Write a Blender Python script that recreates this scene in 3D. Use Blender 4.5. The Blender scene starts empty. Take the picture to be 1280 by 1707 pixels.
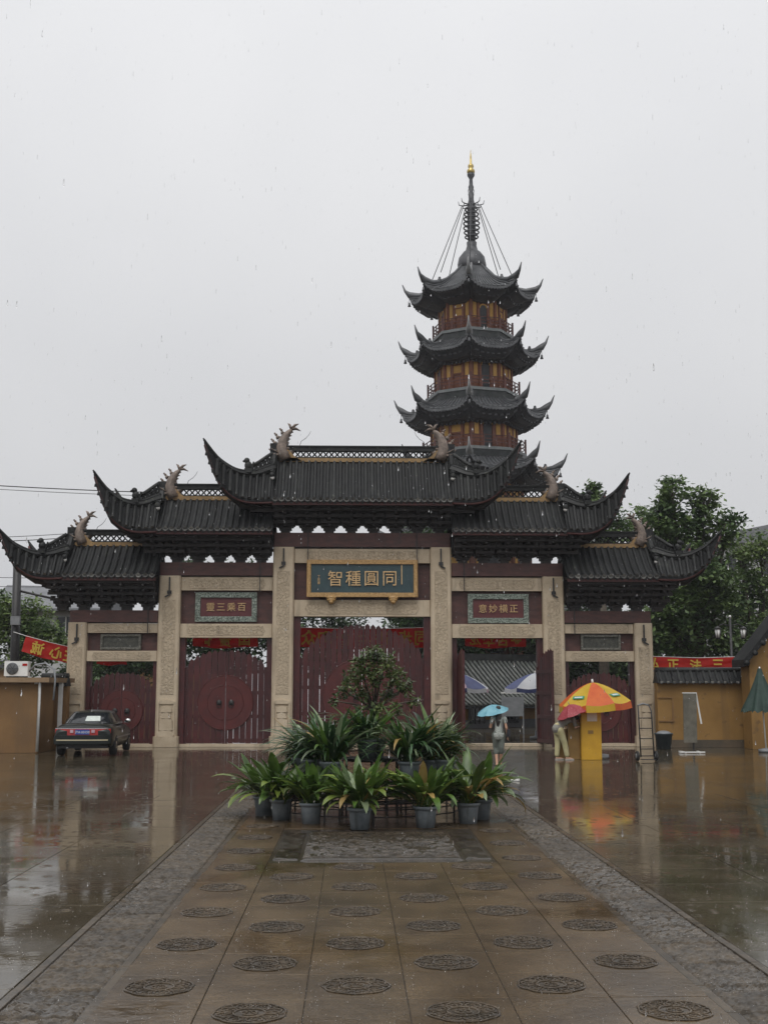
import bpy, bmesh, math, random
from mathutils import Vector, Matrix, noise as mnoise
sin, cos, pi, rad = math.sin, math.cos, math.pi, math.radians
rnd = random.Random(7)
sc = bpy.context.scene
C = sc.collection

# ------------------------------------------------------------------ camera, sky, sun, exposure
CAM_H = 2.15
cam = bpy.data.cameras.new('camera'); cam_o = bpy.data.objects.new('camera', cam); C.objects.link(cam_o)
cam.sensor_fit = 'VERTICAL'; cam.sensor_height = 36.0; cam.sensor_width = 27.0
cam.lens = 36.0*1950/1707
cam.clip_start = 0.1; cam.clip_end = 2000
cam_o.location = (0, 0, CAM_H)
cam_o.rotation_euler = (rad(90+8.53), 0, rad(-1.587))
sc.camera = cam_o

SUN_EL, SUN_AZ = 58, 200      # high soft light from behind the viewer, through thick cloud
w = bpy.data.worlds.new('World'); sc.world = w; w.use_nodes = True
wn, wl = w.node_tree.nodes, w.node_tree.links
wn.clear()
wo = wn.new('ShaderNodeOutputWorld'); bg = wn.new('ShaderNodeBackground')
sky = wn.new('ShaderNodeTexSky'); sky.sky_type = 'NISHITA'; sky.sun_disc = False
sky.sun_elevation = rad(SUN_EL); sky.sun_rotation = rad(SUN_AZ)
sky.dust_density = 6.0; sky.air_density = 1.0; sky.ozone_density = 1.0
bw = wn.new('ShaderNodeRGBToBW')
scl = wn.new('ShaderNodeMath'); scl.operation = 'MULTIPLY'; scl.inputs[1].default_value = 0.012
tc = wn.new('ShaderNodeTexCoord')
cl = wn.new('ShaderNodeTexNoise'); cl.inputs['Scale'].default_value = 1.6; cl.inputs['Detail'].default_value = 4; cl.inputs['Roughness'].default_value = .55
cr = wn.new('ShaderNodeValToRGB')
cr.color_ramp.elements[0].position = .3; cr.color_ramp.elements[0].color = (6.0, 6.1, 6.35, 1)
cr.color_ramp.elements[1].position = .7; cr.color_ramp.elements[1].color = (7.0, 7.05, 7.2, 1)
mx = wn.new('ShaderNodeMix'); mx.data_type = 'RGBA'; mx.inputs['Factor'].default_value = .10
# overcast luminance: brighter towards the zenith
sx_ = wn.new('ShaderNodeSeparateXYZ'); wl.new(tc.outputs['Generated'], sx_.inputs[0])
el = wn.new('ShaderNodeMapRange'); el.inputs['From Min'].default_value = 0; el.inputs['From Max'].default_value = 1; el.inputs['To Min'].default_value = .78; el.inputs['To Max'].default_value = 1.42
wl.new(sx_.outputs['Z'], el.inputs['Value'])
gx_ = wn.new('ShaderNodeVectorMath'); gx_.operation = 'SCALE'
wl.new(tc.outputs['Generated'], cl.inputs['Vector']); wl.new(cl.outputs['Fac'], cr.inputs['Fac'])
wl.new(sky.outputs['Color'], bw.inputs['Color'])
wl.new(cr.outputs['Color'], mx.inputs[6]); wl.new(bw.outputs['Val'], mx.inputs[7])
wl.new(mx.outputs[2], gx_.inputs[0]); wl.new(el.outputs['Result'], gx_.inputs['Scale']); wl.new(gx_.outputs[0], bg.inputs['Color']); bg.inputs['Strength'].default_value = 0.118
wl.new(bg.outputs['Background'], wo.inputs['Surface'])
sun = bpy.data.lights.new('sun', 'SUN'); sun.energy = 1.4; sun.angle = rad(35); sun.color = (1, .97, .93)
so = bpy.data.objects.new('sun', sun); C.objects.link(so)
so.rotation_euler = (rad(90-SUN_EL), 0, rad(180-SUN_AZ+180-180))
sc.view_settings.view_transform = 'Standard'; sc.view_settings.look = 'None'
sc.view_settings.gamma = 1; sc.view_settings.exposure = 0.0; sc.view_settings.use_curve_mapping = False
sc.render.engine = 'CYCLES'
cy = sc.cycles
cy.use_denoising = True; cy.max_bounces = 6; cy.diffuse_bounces = 3; cy.glossy_bounces = 3; cy.transmission_bounces = 6
cy.transparent_max_bounces = 8; cy.volume_bounces = 0; cy.caustics_reflective = False; cy.caustics_refractive = False
cy.sample_clamp_indirect = 4

# ------------------------------------------------------------------ materials
MATS = {}
def M(name, c1, c2=None, scale=4.0, rough=.6, rough2=None, bump=0.0, bscale=40.0, metal=0.0, spec=.5, rand=0.0,
      stretch=(1, 1, 1), speck=None, trans=0.0, coat=0.0, emit=0.0, lo=.35, hi=.65, streak=None, alpha=1.0, ior=None, coords='Object', det=5):
    """procedural principled material: two colours through noise, optional speckle, vertical streak stains, bump"""
    m = bpy.data.materials.new(name); m.use_nodes = True
    n, l = m.node_tree.nodes, m.node_tree.links
    b = n['Principled BSDF']
    b.inputs['Metallic'].default_value = metal; b.inputs['Specular IOR Level'].default_value = spec
    if ior: b.inputs['IOR'].default_value = ior
    t = n.new('ShaderNodeTexCoord'); mp = n.new('ShaderNodeMapping'); mp.inputs['Scale'].default_value = stretch
    l.new(t.outputs[coords], mp.inputs['Vector'])
    oi = n.new('ShaderNodeObjectInfo')
    off = n.new('ShaderNodeVectorMath'); off.operation = 'ADD'
    ml = n.new('ShaderNodeMath'); ml.operation = 'MULTIPLY'; ml.inputs[1].default_value = 37.0
    l.new(oi.outputs['Random'], ml.inputs[0]); l.new(mp.outputs['Vector'], off.inputs[0]); l.new(ml.outputs[0], off.inputs[1])
    nz = n.new('ShaderNodeTexNoise'); nz.inputs['Scale'].default_value = scale; nz.inputs['Detail'].default_value = det; nz.inputs['Roughness'].default_value = .6
    l.new(off.outputs[0], nz.inputs['Vector'])
    r = n.new('ShaderNodeValToRGB'); r.color_ramp.elements[0].position = lo; r.color_ramp.elements[1].position = hi
    r.color_ramp.elements[0].color = (*c1, 1); r.color_ramp.elements[1].color = (*(c2 or c1), 1)
    l.new(nz.outputs['Fac'], r.inputs['Fac'])
    col = r.outputs['Color']
    def mixin(fac, color, mode='MIX'):
        nonlocal col
        x = n.new('ShaderNodeMix'); x.data_type = 'RGBA'; x.blend_type = mode
        l.new(fac, x.inputs['Factor']); l.new(col, x.inputs[6])
        if isinstance(color, tuple): x.inputs[7].default_value = (*color, 1)
        else: l.new(color, x.inputs[7])
        col = x.outputs[2]
    if speck:
        sc_, colr, thr = speck
        s = n.new('ShaderNodeTexNoise'); s.inputs['Scale'].default_value = sc_; s.inputs['Detail'].default_value = 2
        l.new(off.outputs[0], s.inputs['Vector'])
        rr = n.new('ShaderNodeValToRGB'); rr.color_ramp.elements[0].position = thr; rr.color_ramp.elements[1].position = thr+.08
        l.new(s.outputs['Fac'], rr.inputs['Fac']); mixin(rr.outputs['Color'], colr)
    if streak:
        colr, thr, ss = streak
        mp2 = n.new('ShaderNodeMapping'); mp2.inputs['Scale'].default_value = (ss, ss, ss*.08)
        l.new(off.outputs[0], mp2.inputs['Vector'])
        s = n.new('ShaderNodeTexNoise'); s.inputs['Scale'].default_value = 1.0; s.inputs['Detail'].default_value = 4
        l.new(mp2.outputs['Vector'], s.inputs['Vector'])
        rr = n.new('ShaderNodeValToRGB'); rr.color_ramp.elements[0].position = thr; rr.color_ramp.elements[1].position = thr+.2
        rr.color_ramp.elements[1].color = (.75, .75, .75, 1)
        l.new(s.outputs['Fac'], rr.inputs['Fac']); mixin(rr.outputs['Color'], colr)
    if rand:
        hs = n.new('ShaderNodeHueSaturation')
        mr = n.new('ShaderNodeMapRange'); mr.inputs['To Min'].default_value = 1-rand; mr.inputs['To Max'].default_value = 1+rand
        l.new(oi.outputs['Random'], mr.inputs['Value']); l.new(mr.outputs['Result'], hs.inputs['Value']); l.new(col, hs.inputs['Color'])
        col = hs.outputs['Color']
    l.new(col, b.inputs['Base Color'])
    if rough2 is not None:
        mr = n.new('ShaderNodeMapRange'); mr.inputs['From Min'].default_value = lo; mr.inputs['From Max'].default_value = hi
        mr.inputs['To Min'].default_value = rough; mr.inputs['To Max'].default_value = rough2
        l.new(nz.outputs['Fac'], mr.inputs['Value']); l.new(mr.outputs['Result'], b.inputs['Roughness'])
    else: b.inputs['Roughness'].default_value = rough
    if coat: b.inputs['Coat Weight'].default_value = coat; b.inputs['Coat Roughness'].default_value = .08
    if bump:
        bn = n.new('ShaderNodeTexNoise'); bn.inputs['Scale'].default_value = bscale; bn.inputs['Detail'].default_value = 4
        l.new(off.outputs[0], bn.inputs['Vector'])
        bp = n.new('ShaderNodeBump'); bp.inputs['Strength'].default_value = min(1, bump); bp.inputs['Distance'].default_value = .02
        l.new(bn.outputs['Fac'], bp.inputs['Height']); l.new(bp.outputs['Normal'], b.inputs['Normal'])
    if emit:
        l.new(col, b.inputs['Emission Color']); b.inputs['Emission Strength'].default_value = emit
    if trans:
        o = [x for x in n if x.type == 'OUTPUT_MATERIAL'][0]
        tb = n.new('ShaderNodeBsdfTranslucent'); ms = n.new('ShaderNodeMixShader'); ms.inputs[0].default_value = trans
        l.new(col, tb.inputs['Color']); l.new(b.outputs[0], ms.inputs[1]); l.new(tb.outputs[0], ms.inputs[2]); l.new(ms.outputs[0], o.inputs['Surface'])
    MATS[name] = m
    return m

STONE = M('granite', (.43, .345, .24), (.55, .455, .33), 1.3, .62, bump=.35, bscale=60, speck=(90, (.17, .135, .10), .60), streak=((.15, .12, .085), .56, 3.0), rand=.04)
def carved(name, base, dark, scale, strength):
    """granite with shallow carved scrollwork"""
    m = M(name, base, tuple(c*1.18 for c in base), 1.5, .62, speck=(80, dark, .62), streak=(dark, .58, 3.0))
    n, l = m.node_tree.nodes, m.node_tree.links
    t = n.new('ShaderNodeTexCoord'); v = n.new('ShaderNodeTexVoronoi'); v.feature = 'DISTANCE_TO_EDGE'; v.inputs['Scale'].default_value = scale
    nz = n.new('ShaderNodeTexNoise'); nz.inputs['Scale'].default_value = scale*1.2
    vm = n.new('ShaderNodeVectorMath'); vm.operation = 'MULTIPLY_ADD'; vm.inputs[1].default_value = (.22, .22, .22)
    l.new(t.outputs['Object'], nz.inputs['Vector']); l.new(nz.outputs['Color'], vm.inputs[0]); l.new(t.outputs['Object'], vm.inputs[2]); l.new(vm.outputs[0], v.inputs['Vector'])
    mr = n.new('ShaderNodeMapRange'); mr.inputs['From Max'].default_value = .12; l.new(v.outputs['Distance'], mr.inputs['Value'])
    bp = n.new('ShaderNodeBump'); bp.inputs['Strength'].default_value = strength; bp.inputs['Distance'].default_value = .05
    l.new(mr.outputs['Result'], bp.inputs['Height']); l.new(bp.outputs['Normal'], n['Principled BSDF'].inputs['Normal'])
    return m
CARVED = carved('carved_granite', (.42, .34, .24), (.21, .165, .115), 8.0, .6)
REDWOOD = M('weathered_red_wood', (.052, .020, .017), (.094, .036, .029), 2.5, .55, bump=.3, bscale=30, stretch=(1, 1, 3), streak=((.05, .03, .028), .55, 4))
DOORRED = M('door_red_paint', (.038, .0065, .0065), (.064, .010, .010), 3, .42, bump=.15, bscale=30, rand=.22, streak=((.03, .008, .009), .6, 5))
DISCRED = M('disc_red_paint', (.060, .009, .008), (.088, .013, .011), 3, .42, bump=.15, bscale=30)
TILE = M('dark_roof_tile', (.006, .0065, .007), (.024, .025, .024), 2.6, .45, .65, bump=.4, bscale=25, rand=.45, spec=.3, speck=(6, (.05, .054, .042), .64))
TILEEND = M('tile_end_clay', (.05, .05, .048), (.16, .155, .14), 6, .5, rand=.5)
TILEBASE = M('roof_bed_tile', (.008, .0085, .009), (.018, .019, .019), 3, .6, spec=.25, bump=.4, bscale=20)
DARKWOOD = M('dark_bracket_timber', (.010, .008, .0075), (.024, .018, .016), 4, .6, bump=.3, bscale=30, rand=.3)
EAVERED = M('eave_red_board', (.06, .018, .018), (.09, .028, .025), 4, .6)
OCHREBAND = M('ochre_ridge_band', (.20, .125, .05), (.32, .20, .08), 6, .6, speck=(30, (.10, .07, .04), .6))
FINIAL = M('finial_clay', (.12, .095, .078), (.25, .195, .16), 5, .65, bump=.6, bscale=18, speck=(14, (.11, .085, .07), .58))
GOLD = M('worn_gilding', (.30, .17, .055), (.50, .31, .12), 18, .42, bump=.5, bscale=30, speck=(40, (.16, .09, .03), .58))
GILT = M('gilt_lettering', (.50, .32, .15), (.62, .43, .22), 20, .4)
TEAL = M('plaque_dark_teal', (.012, .034, .042), (.020, .050, .056), 4, .4)
PLAQUERED = M('plaque_dark_red', (.085, .018, .02), (.115, .026, .026), 5, .5)
PLAQUEFRAME = M('plaque_verdigris_frame', (.10, .13, .11), (.32, .36, .31), 22, .6, bump=1, bscale=30, lo=.42, hi=.6)
IRON = M('black_iron', (.014, .014, .015), (.024, .022, .021), 8, .5)
RUST = M('rust_stain_iron', (.06, .04, .03), (.11, .065, .04), 10, .8)

def ground_mat(name, c1, c2, rough, rough2, bump, wet, rand, speck=None, ripple=.12, scale=.9):
    """wet stone: film of rain water over it, deeper and smoother in the noise's low patches, drop ripples in the film"""
    m = bpy.data.materials.new(name); m.use_nodes = True
    n, l = m.node_tree.nodes, m.node_tree.links; b = n['Principled BSDF']
    g = n.new('ShaderNodeNewGeometry')
    oi = n.new('ShaderNodeObjectInfo')
    nz = n.new('ShaderNodeTexNoise'); nz.inputs['Scale'].default_value = scale; nz.inputs['Detail'].default_value = 6; l.new(g.outputs['Position'], nz.inputs['Vector'])
    r = n.new('ShaderNodeValToRGB'); r.color_ramp.elements[0].position = .36; r.color_ramp.elements[1].position = .66
    r.color_ramp.elements[0].color = (*c1, 1); r.color_ramp.elements[1].color = (*c2, 1)
    l.new(nz.outputs['Fac'], r.inputs['Fac']); col = r.outputs['Color']
    gr = n.new('ShaderNodeTexNoise'); gr.inputs['Scale'].default_value = 70; gr.inputs['Detail'].default_value = 3; l.new(g.outputs['Position'], gr.inputs['Vector'])
    mm = n.new('ShaderNodeMix'); mm.data_type = 'RGBA'; mm.blend_type = 'MULTIPLY'; mm.inputs['Factor'].default_value = .8
    rr = n.new('ShaderNodeValToRGB'); rr.color_ramp.elements[0].position = .3; rr.color_ramp.elements[0].color = (.45, .45, .45, 1); rr.color_ramp.elements[1].position = .7; rr.color_ramp.elements[1].color = (1.5, 1.45, 1.4, 1)
    l.new(gr.outputs['Fac'], rr.inputs['Fac']); l.new(col, mm.inputs[6]); l.new(rr.outputs['Color'], mm.inputs[7]); col = mm.outputs[2]
    hs = n.new('ShaderNodeHueSaturation'); mr = n.new('ShaderNodeMapRange'); mr.inputs['To Min'].default_value = 1-rand; mr.inputs['To Max'].default_value = 1+rand
    l.new(oi.outputs['Random'], mr.inputs['Value']); l.new(mr.outputs['Result'], hs.inputs['Value']); l.new(col, hs.inputs['Color'])
    l.new(hs.outputs['Color'], b.inputs['Base Color'])
    b.inputs['IOR'].default_value = 1.38
    wn_ = n.new('ShaderNodeTexNoise'); wn_.inputs['Scale'].default_value = .55; wn_.inputs['Detail'].default_value = 3; l.new(g.outputs['Position'], wn_.inputs['Vector'])
    pm = n.new('ShaderNodeMapRange'); pm.inputs['From Min'].default_value = wet-.07; pm.inputs['From Max'].default_value = wet+.07
    l.new(wn_.outputs['Fac'], pm.inputs['Value'])            # 0 puddle .. 1 drained
    ro = n.new('ShaderNodeMapRange'); ro.inputs['To Min'].default_value = rough; ro.inputs['To Max'].default_value = rough2
    l.new(pm.outputs['Result'], ro.inputs['Value']); l.new(ro.outputs['Result'], b.inputs['Roughness'])
    # drop rings
    v = n.new('ShaderNodeTexVoronoi'); v.inputs['Scale'].default_value = 4.2; l.new(g.outputs['Position'], v.inputs['Vector'])
    s1 = n.new('ShaderNodeMath'); s1.operation = 'MULTIPLY'; s1.inputs[1].default_value = 62; l.new(v.outputs['Distance'], s1.inputs[0])
    s2 = n.new('ShaderNodeMath'); s2.operation = 'SINE'; l.new(s1.outputs[0], s2.inputs[0])
    fo = n.new('ShaderNodeMapRange'); fo.inputs['From Min'].default_value = .05; fo.inputs['From Max'].default_value = .42; fo.inputs['To Min'].default_value = 1; fo.inputs['To Max'].default_value = 0
    l.new(v.outputs['Distance'], fo.inputs['Value'])
    s3 = n.new('ShaderNodeMath'); s3.operation = 'MULTIPLY'; l.new(s2.outputs[0], s3.inputs[0]); l.new(fo.outputs['Result'], s3.inputs[1])
    b1 = n.new('ShaderNodeBump'); b1.inputs['Strength'].default_value = ripple; b1.inputs['Distance'].default_value = .004; l.new(s3.outputs[0], b1.inputs['Height'])
    fb = n.new('ShaderNodeTexNoise'); fb.inputs['Scale'].default_value = 9; fb.inputs['Detail'].default_value = 4; l.new(g.outputs['Position'], fb.inputs['Vector'])
    b2 = n.new('ShaderNodeBump'); b2.inputs['Strength'].default_value = bump; b2.inputs['Distance'].default_value = .006
    l.new(fb.outputs['Fac'], b2.inputs['Height']); l.new(b1.outputs['Normal'], b2.inputs['Normal'])
    l.new(b2.outputs['Normal'], b.inputs['Normal'])
    return m
PLAZA = ground_mat('wet_plaza_stone', (.050, .042, .028), (.080, .066, .044), .05, .12, .10, .52, .10, ripple=.10)
PATHT = ground_mat('wet_path_granite', (.056, .038, .020), (.102, .071, .038), .09, .26, .35, .40, .12, ripple=.10, scale=1.6)
RELIEF = ground_mat('wet_carved_stone', (.030, .025, .018), (.062, .050, .037), .12, .26, .5, .42, .2, ripple=0, scale=6)

# ------------------------------------------------------------------ mesh helpers
class MB:
    def __init__(s): s.v = []; s.f = []; s.sm = []; s.mi = []
    def add(s, vs, fs, smooth=False, mi=0):
        o = len(s.v); s.v += [tuple(p) for p in vs]
        for f in fs: s.f.append(tuple(i+o for i in f)); s.sm.append(smooth); s.mi.append(mi)
        return s
    def box(s, c, d, rz=0, mi=0, taper=1.0, mat=None):
        x, y, z = (q/2 for q in d)
        p = []
        for k, zz in enumerate((-z, z)):
            t = taper if k else 1
            for a, b in ((-1, -1), (1, -1), (1, 1), (-1, 1)):
                q = Vector((a*x*t, b*y*t, zz))
                if mat: q = mat @ q
                elif rz: q = Vector((q.x*cos(rz)-q.y*sin(rz), q.x*sin(rz)+q.y*cos(rz), q.z))
                p.append((q.x+c[0], q.y+c[1], q.z+c[2]))
        return s.add(p, [(0, 3, 2, 1), (4, 5, 6, 7), (0, 1, 5, 4), (1, 2, 6, 5), (2, 3, 7, 6), (3, 0, 4, 7)], False, mi)
    def bar(s, a, b, w, h=None, mi=0):
        a, b = Vector(a), Vector(b); h = h or w; d = (b-a); L = d.length
        if L < 1e-6: return s
        q = d.to_track_quat('Y', 'Z').to_matrix()
        return s.box((a+b)/2, (w, L, h), mat=q, mi=mi)
    def tube(s, pts, r, n=8, caps=True, mi=0, smooth=True, sq=None):
        pts = [Vector(p) for p in pts]; m = len(pts)
        rs = r if isinstance(r, (list, tuple)) else [r]*m
        vs = []; up = None
        for i, p in enumerate(pts):
            d = (pts[min(i+1, m-1)]-pts[max(i-1, 0)]).normalized()
            if up is None:
                up = Vector((0, 0, 1)) if abs(d.z) < .9 else Vector((1, 0, 0))
            a = d.cross(up)
            if a.length < 1e-5: a = d.cross(Vector((0, 1, 0)))
            a.normalize(); b = a.cross(d).normalized(); up = b
            for k in range(n):
                t = 2*pi*k/n
                u_, v_ = cos(t)*rs[i], sin(t)*rs[i]*(sq or 1)
                vs.append(p+a*u_+b*v_)
        fs = [(i*n+k, i*n+(k+1) % n, (i+1)*n+(k+1) % n, (i+1)*n+k) for i in range(m-1) for k in range(n)]
        if caps: fs += [tuple(range(n))[::-1], tuple((m-1)*n+k for k in range(n))]
        return s.add(vs, fs, smooth, mi)
    def lathe(s, prof, n=16, c=(0, 0, 0), mi=0, smooth=True, caps=True, ph=0):
        vs = []
        for r, z in prof:
            for k in range(n):
                t = 2*pi*k/n+ph; vs.append((c[0]+r*cos(t), c[1]+r*sin(t), c[2]+z))
        m = len(prof)
        fs = [(i*n+k, i*n+(k+1) % n, (i+1)*n+(k+1) % n, (i+1)*n+k) for i in range(m-1) for k in range(n)]
        if caps: fs += [tuple(range(n))[::-1], tuple((m-1)*n+k for k in range(n))]
        return s.add(vs, fs, smooth, mi)
    def ball(s, c, r, n=10, m=7, mi=0):
        rx, ry, rz = r if isinstance(r, tuple) else (r, r, r)
        vs = [(c[0], c[1], c[2]-rz)]
        for i in range(1, m):
            a = -pi/2+pi*i/m
            for k in range(n): t = 2*pi*k/n; vs.append((c[0]+rx*cos(a)*cos(t), c[1]+ry*cos(a)*sin(t), c[2]+rz*sin(a)))
        vs.append((c[0], c[1], c[2]+rz)); last = len(vs)-1
        fs = [(0, 1+(k+1) % n, 1+k) for k in range(n)]
        for i in range(m-2):
            for k in range(n): fs.append((1+i*n+k, 1+i*n+(k+1) % n, 1+(i+1)*n+(k+1) % n, 1+(i+1)*n+k))
        b = 1+(m-2)*n
        fs += [(b+k, b+(k+1) % n, last) for k in range(n)]
        return s.add(vs, fs, True, mi)
    def grid(s, rows, smooth=True, mi=0, flip=False):
        """rows: list of equal-length point lists"""
        n = len(rows[0]); vs = [p for r in rows for p in r]
        fs = []
        for i in range(len(rows)-1):
            for k in range(n-1):
                q = (i*n+k, i*n+k+1, (i+1)*n+k+1, (i+1)*n+k)
                fs.append(q[::-1] if flip else q)
        return s.add(vs, fs, smooth, mi)
    def prism(s, poly, axis='y', a=0.0, b=.1, mi=0, smooth=False):
        """extrude a 2-D outline; axis y: outline is (x,z); x: (y,z); z: (x,y)"""
        def P3(p, t):
            return (p[0], t, p[1]) if axis == 'y' else (t, p[0], p[1]) if axis == 'x' else (p[0], p[1], t)
        n = len(poly); vs = [P3(p, a) for p in poly]+[P3(p, b) for p in poly]
        fs = [tuple(range(n)), tuple(range(2*n-1, n-1, -1))]+[(i, i+n, (i+1) % n+n, (i+1) % n) for i in range(n)]
        return s.add(vs, fs, smooth, mi)
    def mesh(s, name, mats):
        me = bpy.data.meshes.new(name); me.from_pydata(s.v, [], s.f)
        me.polygons.foreach_set('use_smooth', s.sm); me.polygons.foreach_set('material_index', s.mi)
        for m in (mats if isinstance(mats, (list, tuple)) else [mats]): me.materials.append(m)
        me.update()
        return me
    def build(s, name, mats, parent=None, loc=(0, 0, 0), rot=(0, 0, 0), kind=None, fix=True):
        me = s.mesh(name, mats)
        if fix:
            bm = bmesh.new(); bm.from_mesh(me); bmesh.ops.recalc_face_normals(bm, faces=bm.faces); bm.to_mesh(me); bm.free()
        return inst(name, me, parent, loc, rot, kind)
def inst(name, me, parent=None, loc=(0, 0, 0), rot=(0, 0, 0), kind=None, scale=None):
    o = bpy.data.objects.new(name, me); C.objects.link(o)
    o.parent = parent; o.location = loc; o.rotation_euler = rot
    if scale: o.scale = scale if isinstance(scale, (tuple, list)) else (scale,)*3
    if kind: o['kind'] = kind
    return o
def tag(o, label, cat, group=None):
    o['label'] = label; o['category'] = cat
    if group: o['group'] = group
    return o
def thing(name, label, cat, loc=(0, 0, 0), rz=0, group=None):
    o = bpy.data.objects.new(name, None); C.objects.link(o); o.empty_display_size = .3
    o.location = loc; o.rotation_euler = (0, 0, rz)
    return tag(o, label, cat, group)
def struct(o): o['kind'] = 'structure'; return o
def lerp(a, b, t): return a+(b-a)*t
def interp(tab, x):
    if x <= tab[0][0]: return tab[0][1]
    for i in range(len(tab)-1):
        x0, y0 = tab[i]; x1, y1 = tab[i+1]
        if x <= x1:
            # monotone-ish hermite
            def sl(j):
                if j <= 0: return (tab[1][1]-tab[0][1])/(tab[1][0]-tab[0][0])
                if j >= len(tab)-1: return (tab[-1][1]-tab[-2][1])/(tab[-1][0]-tab[-2][0])
                return (tab[j+1][1]-tab[j-1][1])/(tab[j+1][0]-tab[j-1][0])
            h = x1-x0; t = (x-x0)/h; m0, m1 = sl(i)*h, sl(i+1)*h
            return (2*t**3-3*t*t+1)*y0+(t**3-2*t*t+t)*m0+(-2*t**3+3*t*t)*y1+(t**3-t*t)*m1
    return tab[-1][1]
def text_mesh(name, s, size, mat, extrude=.01, mirror=False, bold=0.0, shear=0.0):
    cu = bpy.data.curves.new(name, 'FONT'); cu.body = s; cu.size = size; cu.extrude = extrude; cu.align_x = 'CENTER'; cu.align_y = 'CENTER'; cu.offset = bold; cu.shear = shear; cu.resolution_u = 2
    o = bpy.data.objects.new(name, cu); C.objects.link(o)
    dg = bpy.context.evaluated_depsgraph_get(); me = bpy.data.meshes.new_from_object(o.evaluated_get(dg))
    bpy.data.objects.remove(o); bpy.data.curves.remove(cu)
    # upright in the xz plane, facing -y
    vs = [v.co for v in me.vertices]
    if vs:
        cx = (min(v.x for v in vs)+max(v.x for v in vs))/2; cz = (min(v.y for v in vs)+max(v.y for v in vs))/2
    else: cx = cz = 0
    k = -1 if mirror else 1
    me.transform(Matrix(((k, 0, 0, -k*cx), (0, 0, -1, 0), (0, 1, 0, -cz), (0, 0, 0, 1))))
    me.name = name; me.materials.clear(); me.materials.append(mat)
    return me

# ------------------------------------------------------------------ ground, path, plaza
AX = 0.40                                   # axis of the path and the gateway
gm = MB(); gm.grid([[(-220, -60, -.006), (220, -60, -.006)], [(-220, 420, -.006), (220, 420, -.006)]], False)
plaza = struct(gm.build('plaza_ground', PLAZA))
TW = 0.71
path = struct(MB().box((AX, 23.6, -.012), (6*TW+1.3, 35.6, .02)).build('stone_path', RELIEF))
def slab_mesh(name, sx, sy, top, mat, ch=.006, wob=0.0, seed=0):
    r = random.Random(seed); b = MB(); x, y = sx/2, sy/2
    zt = [top+r.uniform(-wob, wob) for _ in range(4)]
    q = [(-1, -1), (1, -1), (1, 1), (-1, 1)]
    v = [(a*x, c*y, -.03) for a, c in q]+[(a*x, c*y, zt[i]-ch) for i, (a, c) in enumerate(q)]+[(a*(x-ch), c*(y-ch), zt[i]) for i, (a, c) in enumerate(q)]
    b.add(v, [(8, 9, 10, 11)]+[(i, (i+1) % 4, (i+1) % 4+4, i+4) for i in range(4)]+[(i+4, (i+1) % 4+4, (i+1) % 4+8, i+8) for i in range(4)])
    return b.mesh(name, mat)
tile_v = [slab_mesh('path_slab', TW-.007, TW-.005, .008, PATHT, .003, .0012, k) for k in range(6)]
MEDAL = ground_mat('wet_boss_granite', (.046, .035, .023), (.090, .068, .045), .12, .26, .3, .40, .15, ripple=0, scale=5)
def medal(seed):
    """round carved flower: sunk ground, scalloped rim, petals and a ringed heart standing out of it"""
    r = random.Random(seed); b = MB(); R = .265; n = 72; nl = r.choice((8, 9)); ph = r.uniform(0, 6)
    edge = lambda t: R*(.95+.05*abs(sin(nl*t/2+ph)))
    rows = []
    for q, z in ((0, .010), (.5, .0105), (.93, .010), (1.0, .0065)):
        rows.append([(edge(t)*q*cos(t), edge(t)*q*sin(t), z+.0025*mnoise.noise((cos(t)*q*7, sin(t)*q*7, seed))) for t in [2*pi*k/n for k in range(n+1)]])
    b.grid(rows, True, 0)
    def line(pts, w_): b.tube([(x, y_, .0125) for x, y_ in pts], w_, 6, mi=1, sq=.75)
    line([(edge(t)*.93*cos(t), edge(t)*.93*sin(t)) for t in [2*pi*k/60 for k in range(61)]], .0085)
    line([(R*.40*cos(t), R*.40*sin(t)) for t in [2*pi*k/30 for k in range(31)]], .0095)
    line([(R*.20*cos(t), R*.20*sin(t)) for t in [2*pi*k/18 for k in range(19)]], .007)
    for k in range(nl):
        a = 2*pi*k/nl+ph; h = pi/nl
        line([(R*rr*cos(a+d*h), R*rr*sin(a+d*h)) for rr, d in ((.44, -.55), (.62, -.85), (.76, -.6), (.84, 0), (.76, .6), (.62, .85), (.44, .55))], .0080)
        line([(R*rr*cos(a+d*h), R*rr*sin(a+d*h)) for rr, d in ((.48, 0), (.58, -.28), (.68, -.1), (.66, .25), (.58, .2))], .0065)
        line([(R*rr*cos(a+h), R*rr*sin(a+h)) for rr in (.72, .88)], .0075)
    for k in range(5):
        a = 2*pi*k/5+ph; line([(R*.07*cos(a), R*.07*sin(a)), (R*.17*cos(a+.3), R*.17*sin(a+.3))], .0075)
    return b.mesh('medallion', [MEDALBED, MEDAL])
MEDALBED = ground_mat('wet_boss_ground', (.032, .025, .016), (.060, .046, .030), .16, .30, .3, .40, .15, ripple=0, scale=5)
medal_v = [medal(k+1) for k in range(4)]
row = 0; y = 5.71
while y < 41.0:
    for c in range(6):
        x = AX+(c-2.5)*TW
        if 14.9 < y+TW/2 < 18.5 and c in (1, 2, 3, 4): continue
        o = inst('path_slab', tile_v[rnd.randrange(6)], path, (x, y+TW/2, rnd.uniform(-.0012, .0012)), (0, 0, rnd.choice((0, pi))))
        if (c+row) % 2 == 0 and y < 19:
            inst('medallion', medal_v[rnd.randrange(4)], o, (0, 0, 0), (0, 0, rnd.choice((0, pi/2, pi, -pi/2))-o.rotation_euler.z))
    row += 1; y += TW
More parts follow.
